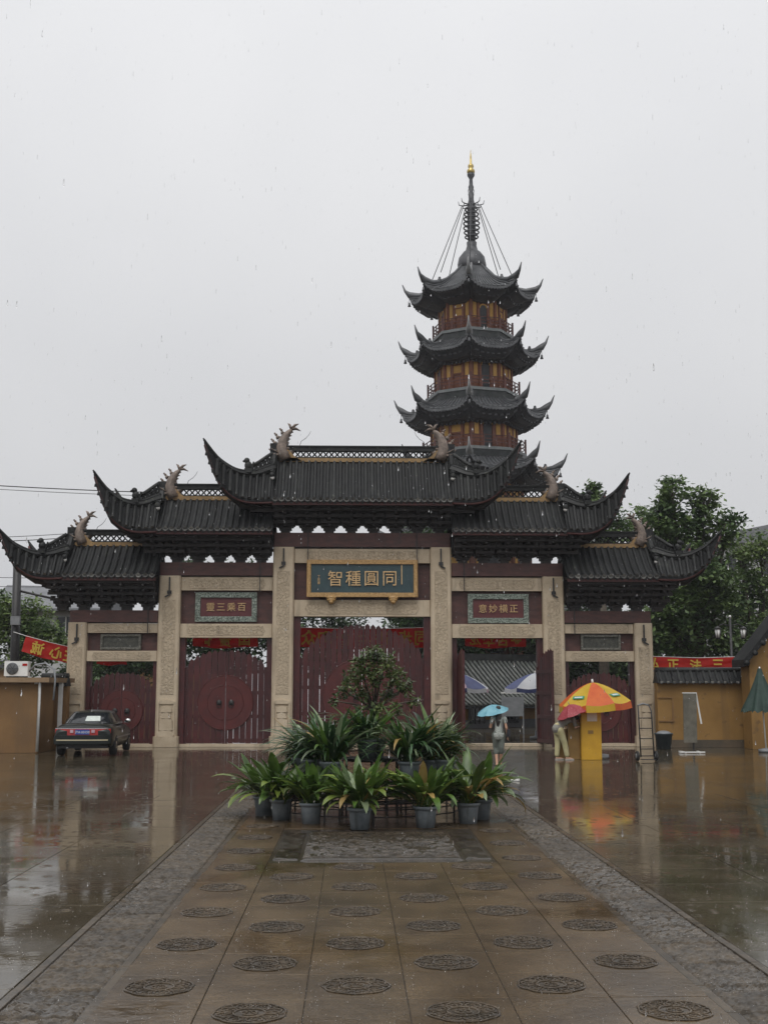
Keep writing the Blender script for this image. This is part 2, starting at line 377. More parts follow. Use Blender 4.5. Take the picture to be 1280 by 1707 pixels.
# carved slab lying before the planter: border strips and a dragon-cloud field
def relief_slab(name, sx, sy, fn, nx, ny, parent, loc):
    b = MB()
    rows = []
    for j in range(ny+1):
        rr = []
        for i in range(nx+1):
            u, v = i/nx, j/ny; e = i in (0, nx) or j in (0, ny)
            rr.append(((u-.5)*sx, (v-.5)*sy, -.01 if e else fn(u*sx, v*sy)))
        rows.append(rr)
    b.grid(rows)
    return b.build(name, RELIEF, parent, loc, fix=False)
def cloud(x, y):
    a = mnoise.noise((x*3.1, y*3.1, 2)); b_ = mnoise.noise((x*6+a*3, y*6, 5))
    return .012+.022*max(0, sin(7*(a+b_)))+.008*mnoise.noise((x*22, y*22, 1))
cs = relief_slab('carved_slab', 2.02, 2.45, cloud, 100, 110, path, (AX, 16.62, .004))
relief_slab('slab_border', .34, 2.75, lambda x, y: .006+.014*max(0, sin(x*18)*sin(y*9)), 14, 90, path, (AX-1.22, 16.62, .004))
relief_slab('slab_border', .34, 2.75, lambda x, y: .006+.014*max(0, sin(x*18)*sin(y*9)), 14, 90, path, (AX+1.22, 16.62, .004))
relief_slab('slab_border', 2.08, .20, lambda x, y: .018, 30, 4, path, (AX, 15.24, .004))
relief_slab('slab_border', 2.08, .20, lambda x, y: .018, 30, 4, path, (AX, 17.98, .004))
# rough pebble-dressed kerb strips either side of the path
PEB = ground_mat('wet_pebble_dressing', (.036, .028, .018), (.076, .058, .037), .16, .34, .4, .42, .2, ripple=0, scale=6)
def pebble(seed):
    r = random.Random(seed); b = MB(); n, m = 26, 30; sx, sy = .56, .70
    rows = []
    pts = [(r.uniform(0, sx), r.uniform(0, sy), r.uniform(.6, 1)) for _ in range(150)]
    for j in range(m+1):
        rr = []
        for i in range(n+1):
            u, v = i/n*sx, j/m*sy; e = i in (0, n) or j in (0, m)
            d = min(((u-a)**2+(v-b_)**2)**.5/.034/c for a, b_, c in pts)
            rr.append((u-sx/2, v-sy/2, -.01 if e else .003+.017*max(0, 1-d*d)))
        rows.append(rr)
    b.grid(rows)
    return b.mesh('pebble_block', PEB)
peb = [pebble(k) for k in range(4)]
edge_m = slab_mesh('edging_stone', .07, .70, .010, PEB, .004)
for sgn in (-1, 1):
    y = 6.0
    while y < 41:
        x = AX+sgn*(3*TW+.33)
        inst('pebble_block', peb[rnd.randrange(4)], path, (x, y+.355, 0), (0, 0, rnd.choice((0, pi))))
        for dx in (-.32, .32): inst('edging_stone', edge_m, path, (x+dx, y+.355, rnd.uniform(-.002, .002)))
        y += TW
# large plaza slabs either side; beyond them the sheet carries on
sv = [slab_mesh('plaza_slab', 1.394, 1.094, 0.0, PLAZA, .004, .0018, 20+k) for k in range(8)]
for sgn in (-1, 1):
    for i in range(8):
        for j in range(17):
            if i > 2+j*.5: continue
            x = AX+sgn*(3*TW+.70+.70+i*1.4)
            inst('plaza_slab', sv[rnd.randrange(8)], plaza, (x, 5.6+.55+j*1.1, rnd.uniform(.001, .003)), (0, 0, rnd.choice((0, pi))))

# ------------------------------------------------------------------ the five-bay stone gateway
gate = thing('temple_gateway', 'five-bay granite memorial gateway with dark tiled roofs and red slatted doors', 'gateway', (AX, 44.0, 0))
COLS = [(2.94, .78, 7.36), (7.15, .80, 6.27), (10.50, .68, 4.53)]
def bevel_box(b, c, d, ch=.03):
    x, y, z = d[0]/2, d[1]/2, d[2]/2
    pl = [(-x+ch, -y), (x-ch, -y), (x, -y+ch), (x, y-ch), (x-ch, y), (-x+ch, y), (-x, y-ch), (-x, -y+ch)]
    b.prism([(p[0]+c[0], p[1]+c[1]) for p in pl], 'z', c[2]-z, c[2]+z)
for s in (-1, 1):
    for cx, cw, ct in COLS:
        b = MB(); bevel_box(b, (0, 0, ct/2), (cw, .78, ct), .05)
        col = b.build('column', STONE, gate, (s*cx, 0, 0))
        # carved panels let into the shaft face, drum carving at the foot
        b = MB(); x = cw*.30
        b.prism([(-x, 1.9), (x, 1.9), (x, ct-.9), (-x, ct-.9)], 'y', -.402, -.385); b.build('shaft_panel', CARVED, col)
        b = MB(); bevel_box(b, (0, 0, .19), (cw+.12, .92, .38), .06); b.build('plinth', STONE, col)
        b = MB(); x = cw*.36
        for (z0, z1, w_) in ((1.58, 1.66, 1), (1.28, 1.44, .7), (1.06, 1.20, .62), (.62, .98, .85), (.40, .56, 1.0)):
            b.prism([(-x*w_, z0), (-x*w_*.8, z0-.03), (x*w_*.8, z0-.03), (x*w_, z0), (x*w_*.9, z1), (0, z1+.05), (-x*w_*.9, z1)], 'y', -.45, -.38)
        for k in (-1, 1): b.bar((k*x, -.41, .42), (k*x, -.41, 1.64), .05, .06)
        b.build('foot_carving', STONE, col)
        b = MB(); b.bar((0, -.44, ct-.06), (0, -.44, ct-.75), .05, .05); b.bar((0, -.44, ct-.72), (.16*s, -.46, ct-.80), .05); b.box((0, -.42, ct-.62), (.16, .06, .12)); b.build('iron_hook', IRON, col)
def stone_beam(x0, x1, z0, z1):
    b = MB(); w_ = x1-x0; bevel_box(b, (0, 0, 0), (w_, .58, z1-z0), .03)
    o = b.build('lintel', STONE, gate, ((x0+x1)/2, 0, (z0+z1)/2))
    b = MB(); hz = (z1-z0)*.36; hx = w_*.42
    b.prism([(-hx, 0), (-hx*.94, -hz), (hx*.94, -hz), (hx, 0), (hx*.94, hz), (-hx*.94, hz)], 'y', -.302, -.28); b.build('carved_panel', CARVED, o)
    return o
BAYS = [  # x0, x1, lower lintel z0 z1, upper lintel z0 z1, red beam z0 z1
    (-2.55, 2.55, 4.77, 5.38, 6.77, 7.30, 7.36, 7.90),
    (3.33, 6.75, 3.98, 4.49, 5.73, 6.23, 6.27, 6.77),
    (7.55, 10.16, 3.11, 3.49, 4.15, 4.50, 4.53, 4.98)]
plq = []
def bay(s, k):
    x0, x1, a0, a1, b0, b1, r0, r1 = BAYS[k]
    if s < 0: x0, x1 = -x1, -x0
    stone_beam(x0, x1, a0, a1); stone_beam(x0, x1, b0, b1)
    MB().box(((x0+x1)/2, .05, (a1+b0)/2), (x1-x0-.01, .24, b0-a1-.004)).build('infill_panel', REDWOOD, gate)
    if k == 0: cx0, cx1 = -3.32, 3.32
    elif s > 0: cx0, cx1 = (3.34, 7.54) if k == 1 else (7.56, 10.80)
    else: cx0, cx1 = (-7.54, -3.34) if k == 1 else (-10.80, -7.56)
    bm_ = MB(); bevel_box(bm_, ((cx0+cx1)/2, 0, (r0+r1)/2+.004), (cx1-cx0, .74, r1-r0-.012), .03)
    bm_.build('timber_beam', REDWOOD, gate)
    # thin lightning cable down the beam
    for fx in ((.10, .90) if k == 0 else (.86,) if s < 0 else (.14,)):
        x = lerp(x0, x1, fx); MB().bar((x, -.40, r1+.1), (x, -.40, b0-.05), .028).build('cable', IRON, gate)
    return (x0, x1)
for s, k in ((1, 0), (-1, 1), (1, 1), (-1, 2), (1, 2)): bay(s, k)
# grand plaque
pb = MB().box((0, 0, 0), (4.02, .10, 1.20)).build('plaque', TEAL, gate, (0, -.36, 6.17), (rad(-4), 0, 0))
fb = MB()
for sx, sz, dx, dz in ((4.14, .16, 0, .62), (4.14, .16, 0, -.62), (.16, 1.08, -1.99, 0), (.16, 1.08, 1.99, 0)):
    bevel_box(fb, (dx, -.04, dz), (sx, .16, sz), .03)
fb.build('plaque_frame', GOLD, pb)
for k in (-1, 1):
    b = MB()
    for i, (w_, z) in enumerate(((.40, -.72), (.34, -.80), (.2, -.88))): b.ball((k*1.15, -.06, z), (w_/2, .10, .09))
    b.build('plaque_bracket', GOLD, pb)
for i, ch in enumerate('智種圓同'):
    inst('character', text_mesh('character', ch, .60, GILT, .03), pb, (-1.02+i*.68, -.075, .0), (0, 0, 0), scale=(1, 1, 1.04))
inst('character', text_mesh('character', '丁\n亥\n書', .12, GILT, .006), pb, (-1.62, -.062, -.05))
MB().bar((1.47, -.07, -.22), (1.47, -.07, .52), .035, .01).build('character', GILT, pb)
# side plaques
def plaque(cx, cz, w_, h, text, frame, board, fw):
    o = MB().box((0, 0, 0), (w_, .06, h)).build('plaque', board, gate, (cx, -.11, cz))
    f = MB()
    for sx, sz, dx, dz in ((w_, fw, 0, h/2-fw/2), (w_, fw, 0, -h/2+fw/2), (fw, h-2*fw, -w_/2+fw/2, 0), (fw, h-2*fw, w_/2-fw/2, 0)): bevel_box(f, (dx, -.05, dz), (sx-.004, .09, sz-.004), .02)
    fo = f.build('plaque_frame', frame, o)
    b = MB(); r = random.Random(int(cx*10)+50)     # pierced scrolls on the frame
    for _ in range(int((w_+h)*46)):
        if r.random() < w_/(w_+h): p = (r.uniform(-w_/2+.04, w_/2-.04), r.choice((-1, 1))*(h/2-r.uniform(.03, fw-.03)))
        else: p = (r.choice((-1, 1))*(w_/2-r.uniform(.03, fw-.03)), r.uniform(-h/2+.04, h/2-.04))
        b.ball((p[0], -.10, p[1]), (r.uniform(.02, .045), .02, r.uniform(.018, .035)), 6, 4)
    b.build('frame_scrollwork', frame, o, kind='stuff')
    n = len(text)
    for i, ch in enumerate(text): inst('character', text_mesh('character', ch, .34, GILT, .02), o, (-.58*(w_/2.3)+i*1.16*(w_/2.3)/max(1, n-1), -.045, 0))
    return o
plaque(-5.07, 5.12, 2.30, 1.10, '靈三乘百', PLAQUEFRAME, PLAQUERED, .20)
plaque(5.10, 5.08, 2.30, 1.10, '意妙横正', PLAQUEFRAME, PLAQUERED, .20)
DULL = M('plaque_dark_stone', (.035, .037, .030), (.075, .075, .060), 9, .6, bump=.6, bscale=25)
DULLF = M('plaque_grey_stone', (.10, .10, .085), (.20, .195, .165), 10, .6, bump=.6, bscale=25)
plaque(-8.93, 3.82, 1.50, .58, '', DULLF, DULL, .09)
plaque(8.93, 3.82, 1.50, .58, '', DULLF, DULL, .09)

# ---- doors
def door_leaf(x0, x1, xc, half, arch, parent, hinge, ang, rails, dz, dr):
    """leaf between x0..x1 of a doorway centred at xc; arch(u) gives the slat top, u in -1..1; hinge x"""
    b = MB(); W = x1-x0; t = .05
    for z in rails:
        b.box(((x0+x1)/2-hinge, .03, z), (W-.01, .05, .13))
    b.box((x0+.045-hinge, 0, arch((x0+.045-xc)/half)/2), (.085, .09, arch((x0+.045-xc)/half)-.06))
    b.box((x1-.045-hinge, 0, arch((x1-.045-xc)/half)/2), (.085, .09, arch((x1-.045-xc)/half)-.06))
    leaf = b.build('door_leaf', DOORRED, parent, (hinge, 0, 0), (0, 0, ang))
    n = max(3, round((W-.18)/.205)); st = (W-.18)/n
    for i in range(n):
        gp = rnd.choice((.004, .005, .008, .012, .016)); xa = x0+.09+i*st+gp; xb = xa+st-2*gp
        za, zb = arch((xa-xc)/half), arch((xb-xc)/half)
        p = MB(); p.prism([(xa-hinge, .12), (xb-hinge, .12), (xb-hinge, zb-.03), ((xa+xb)/2-hinge, max(za, zb)+.05), (xa-hinge, za-.03)], 'y', -.025, .004)
        p.build('slat', DOORRED, leaf, (0, 0, rnd.uniform(-.01, .01)))
    # half of the big round boss with its ring handle
    if dr:
        p = MB(); e = x1 if abs(x1-xc) < abs(x0-xc) else x0; sg = -1 if e == x1 else 1
        pts = [(e+sg*.006-hinge+sg*dr*cos(a), dz+dr*sin(a)) for a in [lerp(-pi/2, pi/2, i/22) for i in range(23)]]
        p.prism(pts, 'y', -.065, -.03); d = p.build('round_boss', DISCRED, leaf)
        p = MB()
        for rr in (.97, .62): p.tube([(e+sg*.03-hinge+sg*dr*rr*cos(a), -.068, dz+dr*rr*sin(a)) for a in [lerp(-1.53, 1.53, i/20) for i in range(21)]], .014, 5)
        p.build('boss_moulding', DISCRED, leaf)
        p = MB(); hx = e+sg*.22-hinge
        p.ball((hx, -.09, dz), (.10, .05, .10)); p.tube([(hx+.09*sin(a), -.13, dz-.1-.09*cos(a)) for a in [2*pi*i/12 for i in range(13)]], .013, 5)
        p.build('door_knocker', IRON, leaf)
    return leaf
def doorway(s, k, cx, half, peak, side, dz, dr, jamb, lint, aopen=None):
    # jamb posts behind the columns, doors hung between them
    for e in (-1, 1):
        MB().box((cx+e*(half+jamb/2), .02, lint/2), (jamb-.004, .34, lint-.006)).build('door_jamb', DOORRED, gate)
    MB().box((cx, 0, .05), (2*half+2*jamb, .5, .10)).build('threshold', STONE, gate)
    arch = lambda u: side+(peak-side)*(max(0, 1-u*u))**.75
    rails = [.22, lerp(.22, side, .33), lerp(.22, side, .66), side-.12]
    a1, a2 = aopen or (0, 0)
    door_leaf(cx-half, cx-.004, cx, half, arch, gate, cx-half, a1, rails, dz, dr)
    door_leaf(cx+.004, cx+half, cx, half, arch, gate, cx+half, a2, rails, dz, dr)
doorway(1, 0, 0, 2.30, 4.46, 3.15, 1.80, 1.45, .25, 4.77)
doorway(-1, 1, -5.04, 1.50, 3.50, 2.85, 1.60, 1.02, .21, 3.98)
doorway(1, 1, 5.04, 1.50, 3.50, 2.85, 1.60, 0, .21, 3.98, (rad(-86), rad(103)))
doorway(-1, 2, -8.855, 1.14, 2.68, 2.15, 1.30, .78, .165, 3.11)
doorway(1, 2, 8.855, 1.14, 2.68, 2.15, 1.30, .78, .165, 3.11)

# ---- bracket sets between beam and eave (one shared mesh)
bb = MB()
for (z0, z1, wx, wy) in ((0, .13, .34, .44), (.13, .24, .46, .50), (.24, .36, .62, .56)):
    bb.box((0, 0, (z0+z1)/2+.002), (wx, wy, z1-z0-.006))
for i, (z, yy, wx) in enumerate(((.30, .52, .70), (.50, .78, .78), (.70, 1.06, .80), (.88, 1.30, .80))):
    for s in (-1, 1):
        bb.box((0, s*yy*.5, z), (.11, yy, .13))                     # arm reaching out
        bb.box((0, s*yy, z+.085), (wx, .10, .10))                   # cross arm
        for q in (-.4, 0, .4): bb.box((q*wx*.9, s*yy, z+.17), (.13, .13, .075), taper=1.25)
        bb.box((0, s*(yy+.06), z-.02), (.07, .12, .07), taper=.6)
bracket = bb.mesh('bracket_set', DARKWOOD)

# ---- one roof
HIPZ = [(0, .60), (.12, .535), (.24, .470), (.36, .445), (.48, .455), (.58, .495), (.70, .585), (.79, .675), (.87, .79), (.93, .885), (1, 1.0)]
def gate_roof(a, b, zb, ridge_z, eave, rise, horn_a, horn_b, WX, nb, fin_scale=1.0):
    """a..b gable positions (gate coords), zb top of the timber beam, horns at the free ends"""
    D, YT = 1.55, 2.0; RS = .235
    ze = eave; zr = ridge_z
    def prof(t): return (lerp(.10, D, t), ze+(zr-ze)*((1-t)**1.35))
    root = MB()
    T = [i/8 for i in range(9)]
    for sy in (-1, 1):
        rows = [[(x, sy*prof(t)[0], prof(t)[1]) for x in (a, b)] for t in T]
        root.grid(rows)
        root.grid([[(x, sy*prof(t)[0], prof(t)[1]-.10) for x in (a, b)] for t in T])
        root.add([(a, sy*D, ze), (b, sy*D, ze), (b, sy*D, ze-.10), (a, sy*D, ze-.10)], [(0, 1, 2, 3)])
    roof = root.build('roof', TILEBASE, gate)
    # eave board, drip line
    for q in (-1, 1): MB().box(((a+b)/2, q*(D-.10), ze-.16), (b-a, .07, .11)).build('eave_board', EAVERED, roof)
    sf = MB()
    sf.grid([[(a, -D+.05, ze-.11), (b, -D+.05, ze-.11)], [(a, -.4, ze+.05), (b, -.4, ze+.05)], [(a, .4, ze+.05), (b, .4, ze+.05)], [(a, D-.05, ze-.11), (b, D-.05, ze-.11)]], False)
    # rafter ends
    n = int((b-a)/.2)
    for i in range(n):
        x = a+(i+.5)*(b-a)/n
        for sy in (-1, 1): sf.bar((x, sy*(D-.02), ze-.13), (x, sy*.5, ze-.02), .07)
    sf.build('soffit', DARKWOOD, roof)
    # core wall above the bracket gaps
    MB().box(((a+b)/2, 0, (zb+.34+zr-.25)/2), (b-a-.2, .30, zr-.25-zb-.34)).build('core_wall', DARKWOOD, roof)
    # tile rows: shared mesh for the straight part
    def row_geo(line, r=.072, n=5, mb=None):
        mb = mb or MB(); rows = []
        for i, p in enumerate(line):
            p = Vector(p); d = (Vector(line[min(i+1, len(line)-1)])-Vector(line[max(i-1, 0)])).normalized()
            sdir = Vector((1, 0, 0)) if abs(d.x) < .8 else Vector((0, 1, 0))
            nrm = sdir.cross(d); nrm = nrm if nrm.z > 0 else -nrm; nrm.normalize()
            rows.append([tuple(p+sdir*r*cos(pi*k/n)+nrm*r*1.15*sin(pi*k/n)) for k in range(n+1)])
        mb.grid(rows)
        e = rows[-1]; mb.add(e, [tuple(range(len(e)))], False, 1)
        return mb
    fl = [(0, -prof(t)[0]-(.06 if t == 1 else 0), prof(t)[1]+(-.02 if t == 1 else 0)) for t in T]
    rm = row_geo(fl)
    rm.add([(-.11, -D-.015, ze-.005), (.11, -D-.015, ze-.005), (.07, -D-.03, ze-.085), (0, -D-.035, ze-.115), (-.07, -D-.03, ze-.085)], [(0, 1, 2, 3, 4)], False, 1)
    rme = rm.mesh('tile_row', [TILE, TILEEND])
    n = int((b-a)/RS); st = (b-a)/n
    for i in range(n): inst('tile_row', rme, roof, (a+(i+.5)*st, 0, rnd.uniform(-.006, .006)))
    back = MB()
    for i in range(n): row_geo([(a+(i+.5)*st, -p[1], p[2]) for p in fl], mb=back)
    back.build('back_tiles', [TILE, TILEEND], roof, kind='stuff')
    # ridge: base band, pierced lattice, capping
    ra, rb_ = a+(.10 if horn_a else 0), b-(.10 if horn_b else 0)
    rg = MB(); rg.box(((ra+rb_)/2, 0, zr+.065), (rb_-ra, .34, .15)); ridge = rg.build('ridge', OCHREBAND, roof)
    rg = MB(); rg.box(((ra+rb_)/2, 0, zr+.50), (rb_-ra, .26, .16)); rg.box(((ra+rb_)/2, 0, zr+.60), (rb_-ra, .34, .05)); rg.box(((ra+rb_)/2, 0, zr+.16), (rb_-ra, .28, .05))
    rg.build('ridge_cap', TILE, roof)
    lt = MB(); L = rb_-ra; n = int(L/.21)
    for i in range(n+1):
        x = ra+i*L/n
        for dx in (-.105, .105):
            lt.bar((x, 0, zr+.18), (x+dx, 0, zr+.30), .036, .05); lt.bar((x+dx, 0, zr+.30), (x, 0, zr+.43), .036, .05)
    lt.build('ridge_lattice', TILE, roof)
    # bracket sets on the beam
    for x in nb: inst('bracket_set', bracket, gate, (x, 0, zb+.002))
    cb = MB(); lo, hi = a+.1, b-.1
    for (y_, z0, h) in ((0, .33, .22), (.55, .52, .12), (.82, .72, .12), (1.10, .86, .1)):
        for sy in ((-1, 1) if y_ else (1,)): cb.box(((lo+hi)/2, sy*y_, zb+z0+h/2), (hi-lo, .34 if y_ == 0 else .12, h))
    cb.build('bracket_beam', DARKWOOD, roof)
    # horned ends
    for sgn, L, on in ((-1, a, horn_a), (1, b, horn_b)):
        if not on: continue
        S = [i/20 for i in range(21)]
        zeave = lambda s: ze+rise*(s**4.4)-.03*sin(pi*min(1, s*1.6))
        zhip = lambda s: ze+rise*interp(HIPZ, s)
        yhip = lambda s: lerp(.72, YT, s**.9)
        yeave = lambda s: lerp(D, YT, s**3)
        X = lambda s: L+sgn*s*WX
        hb = MB(); rws = MB()
        xs = lambda q: L+sgn*WX*(.50+.50*abs(q)**2.4)
        for sy in (-1, 1):
            surf = []
            for s in S:
                pts = []
                for t in [i/5 for i in range(6)]:
                    y_ = lerp(yhip(s), yeave(s), t); z = lerp(zhip(s), zeave(s), 1-(1-t)**1.3)
                    pts.append((X(s), sy*y_, z))
                surf.append(pts)
            hb.grid(surf)
            hb.grid([[(p[0], p[1], p[2]-.09) for p in r_] for r_ in surf])
            hb.grid([[r_[-1], (r_[-1][0], r_[-1][1], r_[-1][2]-.09)] for r_ in surf], False)
            # side slope
            side = []
            for q in [i/14*sy for i in range(15)]:
                y_ = abs(q)*YT; xe = xs(q); se = (xe-L)/sgn/WX
                if y_ <= .72: top = (L, sy*y_, zhip(0))
                else:
                    s = min(1, ((y_-.72)/(YT-.72)))**(1/.9); top = (X(s), sy*y_, zhip(s))
                low = (xe, sy*y_, zeave(se))
                side.append([tuple(lerp(top[i], low[i], t) if i < 2 else lerp(top[2], low[2], 1-(1-t)**1.3) for i in range(3)) for t in (0, .25, .5, .75, 1)])
            hb.grid(side); hb.grid([[(p[0], p[1], p[2]-.09) for p in r_] for r_ in side])
            hb.grid([[r_[-1], (r_[-1][0], r_[-1][1], r_[-1][2]-.09)] for r_ in side], False)
            for r_ in side[1:-2]:
                line = r_
                rr = MB(); row_geo(line, mb=rws)
            # tile rows of the front slope of the horn
            nR = int(WX/RS)
            for i in range(nR-1):
                s = (i+.5)*RS/WX
                line = [(X(s), sy*lerp(yhip(s), yeave(s)+.05, t), lerp(zhip(s), zeave(s), 1-(1-t)**1.3)) for t in (0, .2, .4, .6, .8, 1)]
                if sy < 0:
                    row_geo(line).build('tile_row', [TILE, TILEEND], roof, fix=False)
                else: row_geo(line, mb=rws)
            # hip ridge, layered and tapering to the tip
            hr = MB()
            pts = [(X(s), sy*yhip(s), zhip(s)+.05) for s in S]
            hr.tube(pts, [lerp(.15, .045, s**.8) for s in S], 6, smooth=False)
            pts = [(X(s)+sgn*.03*s, sy*yhip(s), zhip(s)+.05+lerp(.16, .05, s)) for s in S]
            hr.tube(pts, [lerp(.07, .03, s) for s in S], 6)
            # scalloped underside fins near the tip
            for s in (.74, .80, .86, .91, .955):
                hr.bar((X(s), sy*(yeave(s)+.02), zeave(s)-.05), (X(s)+sgn*.02, sy*(yeave(s)+.02), zeave(s)-.16), .06, .10)
            hr.build('hip_ridge', TILE, roof)
            MB().tube([(X(s)-sgn*.03, sy*(yeave(s)-.06), zeave(s)-.13) for s in S], .05, 5).build('eave_board', EAVERED, roof)
        hn = hb.build('roof_horn', TILEBASE, roof)
        rws.build('side_tiles', [TILE, TILEEND], roof, kind='stuff')
        # corner beams and filling under the horn
        cbm = MB()
        for sy in (-1, 1):
            cbm.tube([(L-sgn*.2, sy*.3, ze-.25), (X(.45), sy*1.15, zeave(.45)-.22), (X(.7), sy*1.5, zeave(.70)-.16), (X(.88), sy*1.82, zeave(.88)-.12)], [.16, .14, .11, .05], 6)
            rows_ = []
            for s in S[:17]:
                rows_.append([(X(s), sy*(yeave(s)-.04), zeave(s)-.10), (L+sgn*min(s, .45)*WX*.55, sy*.40, ze-.30+.25*s)])
            cbm.grid(rows_)
            for i in range(9):
                s = .05+.085*i
                cbm.bar((X(s), sy*(yeave(s)-.05), zeave(s)-.12), (L+sgn*s*WX*.35, sy*.45, ze-.22), .07)
        for (e, dz_, dw) in ((.25, -.80, .8), (.55, -.62, 1.1), (.85, -.42, 1.4), (1.15, -.26, 1.6)):
            cbm.box((L+sgn*(e/2-.2), 0, ze+dz_+.08), (e+.4, dw*1.35, .13))
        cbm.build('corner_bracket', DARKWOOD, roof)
        # gable wall with pale pendant fish board
        gw = MB(); gw.prism([(-.85, zhip(0)-.05), (.85, zhip(0)-.05), (.12, zr+.02), (-.12, zr+.02)], 'x', L-sgn*.02, L+sgn*.06); gw.build('gable', DARKWOOD, roof)
        gr = MB()
        for sy in (-1, 1):
            gr.tube([(L, sy*.08, zr+.42), (L+sgn*.03, sy*.32, zr-.05), (L+sgn*.05, sy*.62, lerp(zr, zhip(0), .75)), (L+sgn*.06, sy*.95, zhip(0)-.18)], [.13, .13, .13, .11], 6, smooth=False)
            gr.ball((L+sgn*.05, sy*1.0, zhip(0)-.26), (.11, .10, .13))
        gr.box((L+sgn*.02, 0, zr+.40), (.34, .30, .62)); gr.build('gable_ridge', TILE, roof)
        b_ = MB(); b_.ball((L+sgn*.04, -1.02, zhip(0)-.36), (.09, .06, .08)); b_.build('gable_end_tile', M('pale_end_tile_%d' % rnd.randrange(9999), (.38, .37, .35), (.5, .49, .46), 8, .5), roof)
        # pierced parapet and seated guardian on the hip ridge
        for sy in (-1, 1):
            pp = MB(); s0, s1 = .03, .33
            for i in range(6):
                s = lerp(s0, s1, i/5); z = zhip(s)
                hgt = lerp(.50, .22, i/5)
                pp.bar((X(s), sy*yhip(s), z+.15), (X(s), sy*yhip(s), z+.15+hgt), .06)
                if i < 5:
                    s2 = lerp(s0, s1, (i+1)/5); h2 = lerp(.50, .22, (i+1)/5)
                    pp.bar((X(s), sy*yhip(s), z+.15), (X(s2), sy*yhip(s2), zhip(s2)+.15+h2), .05); pp.bar((X(s), sy*yhip(s), z+.15+hgt), (X(s2), sy*yhip(s2), zhip(s2)+.15), .05)
            pp.tube([(X(lerp(s0, s1, i/5)), sy*yhip(lerp(s0, s1, i/5)), zhip(lerp(s0, s1, i/5))+.15+lerp(.50, .22, i/5)) for i in range(6)], .07, 6)
            pp.build('ridge_parapet', TILE, roof)
            s = .37; g = MB(); gx, gy, gz = X(s), sy*yhip(s), zhip(s)+.12
            g.box((gx, gy, gz+.06), (.26, .24, .16)); g.ball((gx, gy, gz+.26), (.14, .13, .17)); g.ball((gx+sgn*.05, gy-.02, gz+.44), (.11, .11, .11)); g.ball((gx+sgn*.15, gy, gz+.42), (.06, .06, .05)); g.bar((gx-sgn*.12, gy, gz+.15), (gx-sgn*.20, gy, gz+.40), .05)
            g.build('ridge_beast', TILE, roof)
        # fish-tailed dragon finial
        dragon(L-sgn*.30, zr+.10, -sgn, fin_scale, roof)
    return roof
def dragon(x, z, d, k, roof):
    """d = direction in which the tail curls (towards the ridge); head bites the ridge"""
    g = MB(); q = lambda u, v, y_=0: (x+d*u*k, y_*k, z+v*k)
    path = [(.10, -.02), (-.02, .24), (-.06, .48), (-.02, .72), (.08, .92), (.20, 1.06), (.32, 1.16)]
    g.tube([q(*p) for p in path], [r*k for r in (.40, .38, .35, .30, .235, .165, .11)], 9, sq=.62)
    # ochre-lipped head with gaping jaw toward the ridge
    g.tube([q(.02, .10), q(.28, .30), q(.52, .42)], [.22*k, .16*k, .05*k], 7, sq=.8)
    g.tube([q(.10, -.05), q(.36, .00), q(.55, .06)], [.16*k, .11*k, .04*k], 7, sq=.8)
    g.ball(q(.20, .42, .12), .06*k, 7, 5); g.ball(q(.20, .42, -.12), .06*k, 7, 5)
    for (u, v, u2, v2, r) in ((-.28, .30, -.56, .42, .10), (-.30, .42, -.52, .58, .08), (-.28, .18, -.52, .20, .09), (-.28, .62, -.40, .74, .10), (-.18, .84, -.28, .97, .10), (-.02, 1.02, -.08, 1.15, .09)):
        g.tube([q(u, v), q((u+u2)/2, (v+v2)/2-.02), q(u2, v2)], [r*k, r*k*.8, .012*k], 5)
        if v > .55: g.ball(q(u2, v2), .055*k, 6, 4); g.ball(q(u2-.05, v2+.05), .04*k, 6, 4)
    for (u, v) in ((.66, 1.12), (.58, 1.40), (.16, 1.42)):
        g.tube([q(.30, 1.20), q((.30+u)/2, (1.2+v)/2+.05), q(u, v)], [.12*k, .10*k, .02*k], 6, sq=.5)
    for i in range(7):                                   # scale ridges across the body
        t = .12+.11*i; j = min(5, int(t*6)); f_ = t*6-j; cu_, cv_ = lerp(path[j][0], path[j+1][0], f_), lerp(path[j][1], path[j+1][1], f_)
        rr0 = lerp(.37, .15, t)
        g.tube([q(cu_+rr0*cos(a)*.9, cv_+rr0*.35*cos(a)+.03, .66*rr0*sin(a)) for a in [2*pi*m/12 for m in range(13)]], .022*k, 5)
    for (u2, v2) in ((-.62, .06), (-.50, -.04), (-.58, .32)):   # side wing fins
        for yy in (-.16, .16): g.tube([q(-.05, .18, yy), q((u2-.05)/2, v2/2+.14, yy*1.4), q(u2*.8, v2+.08, yy*1.8)], [.10*k, .08*k, .012*k], 5, sq=.4)
    for i in range(5):
        u, v = .08+.05*i, .55+.13*i
        g.tube([q(u, v), q(u+.10, v-.01)], [.05*k, .008*k], 5)
    o = g.build('dragon_finial', FINIAL, roof)
    wv = MB(); wv.tube([q(.50, .40), q(.62, .52), q(.68, .72), q(.86, .84), q(.98, .98), q(1.04, 1.12)], [.012, .012, .010, .010, .008, .006], 5); wv.build('whisker', IRON, roof)
    b = MB(); b.prism([(x+d*u*k, z+v*k) for u, v in ((-.32, -.1), (.75, -.1), (.42, .12), (.20, .36), (-.30, .30))], 'y', -.17*k, .17*k); b.build('finial_base', OCHREBAND, roof)
dx = .83
gate_roof(-3.33, 3.33, 7.90, 10.66, 9.00, 2.05, True, True, 2.47, [(-3.5+i)*dx for i in range(8)], 1.0)
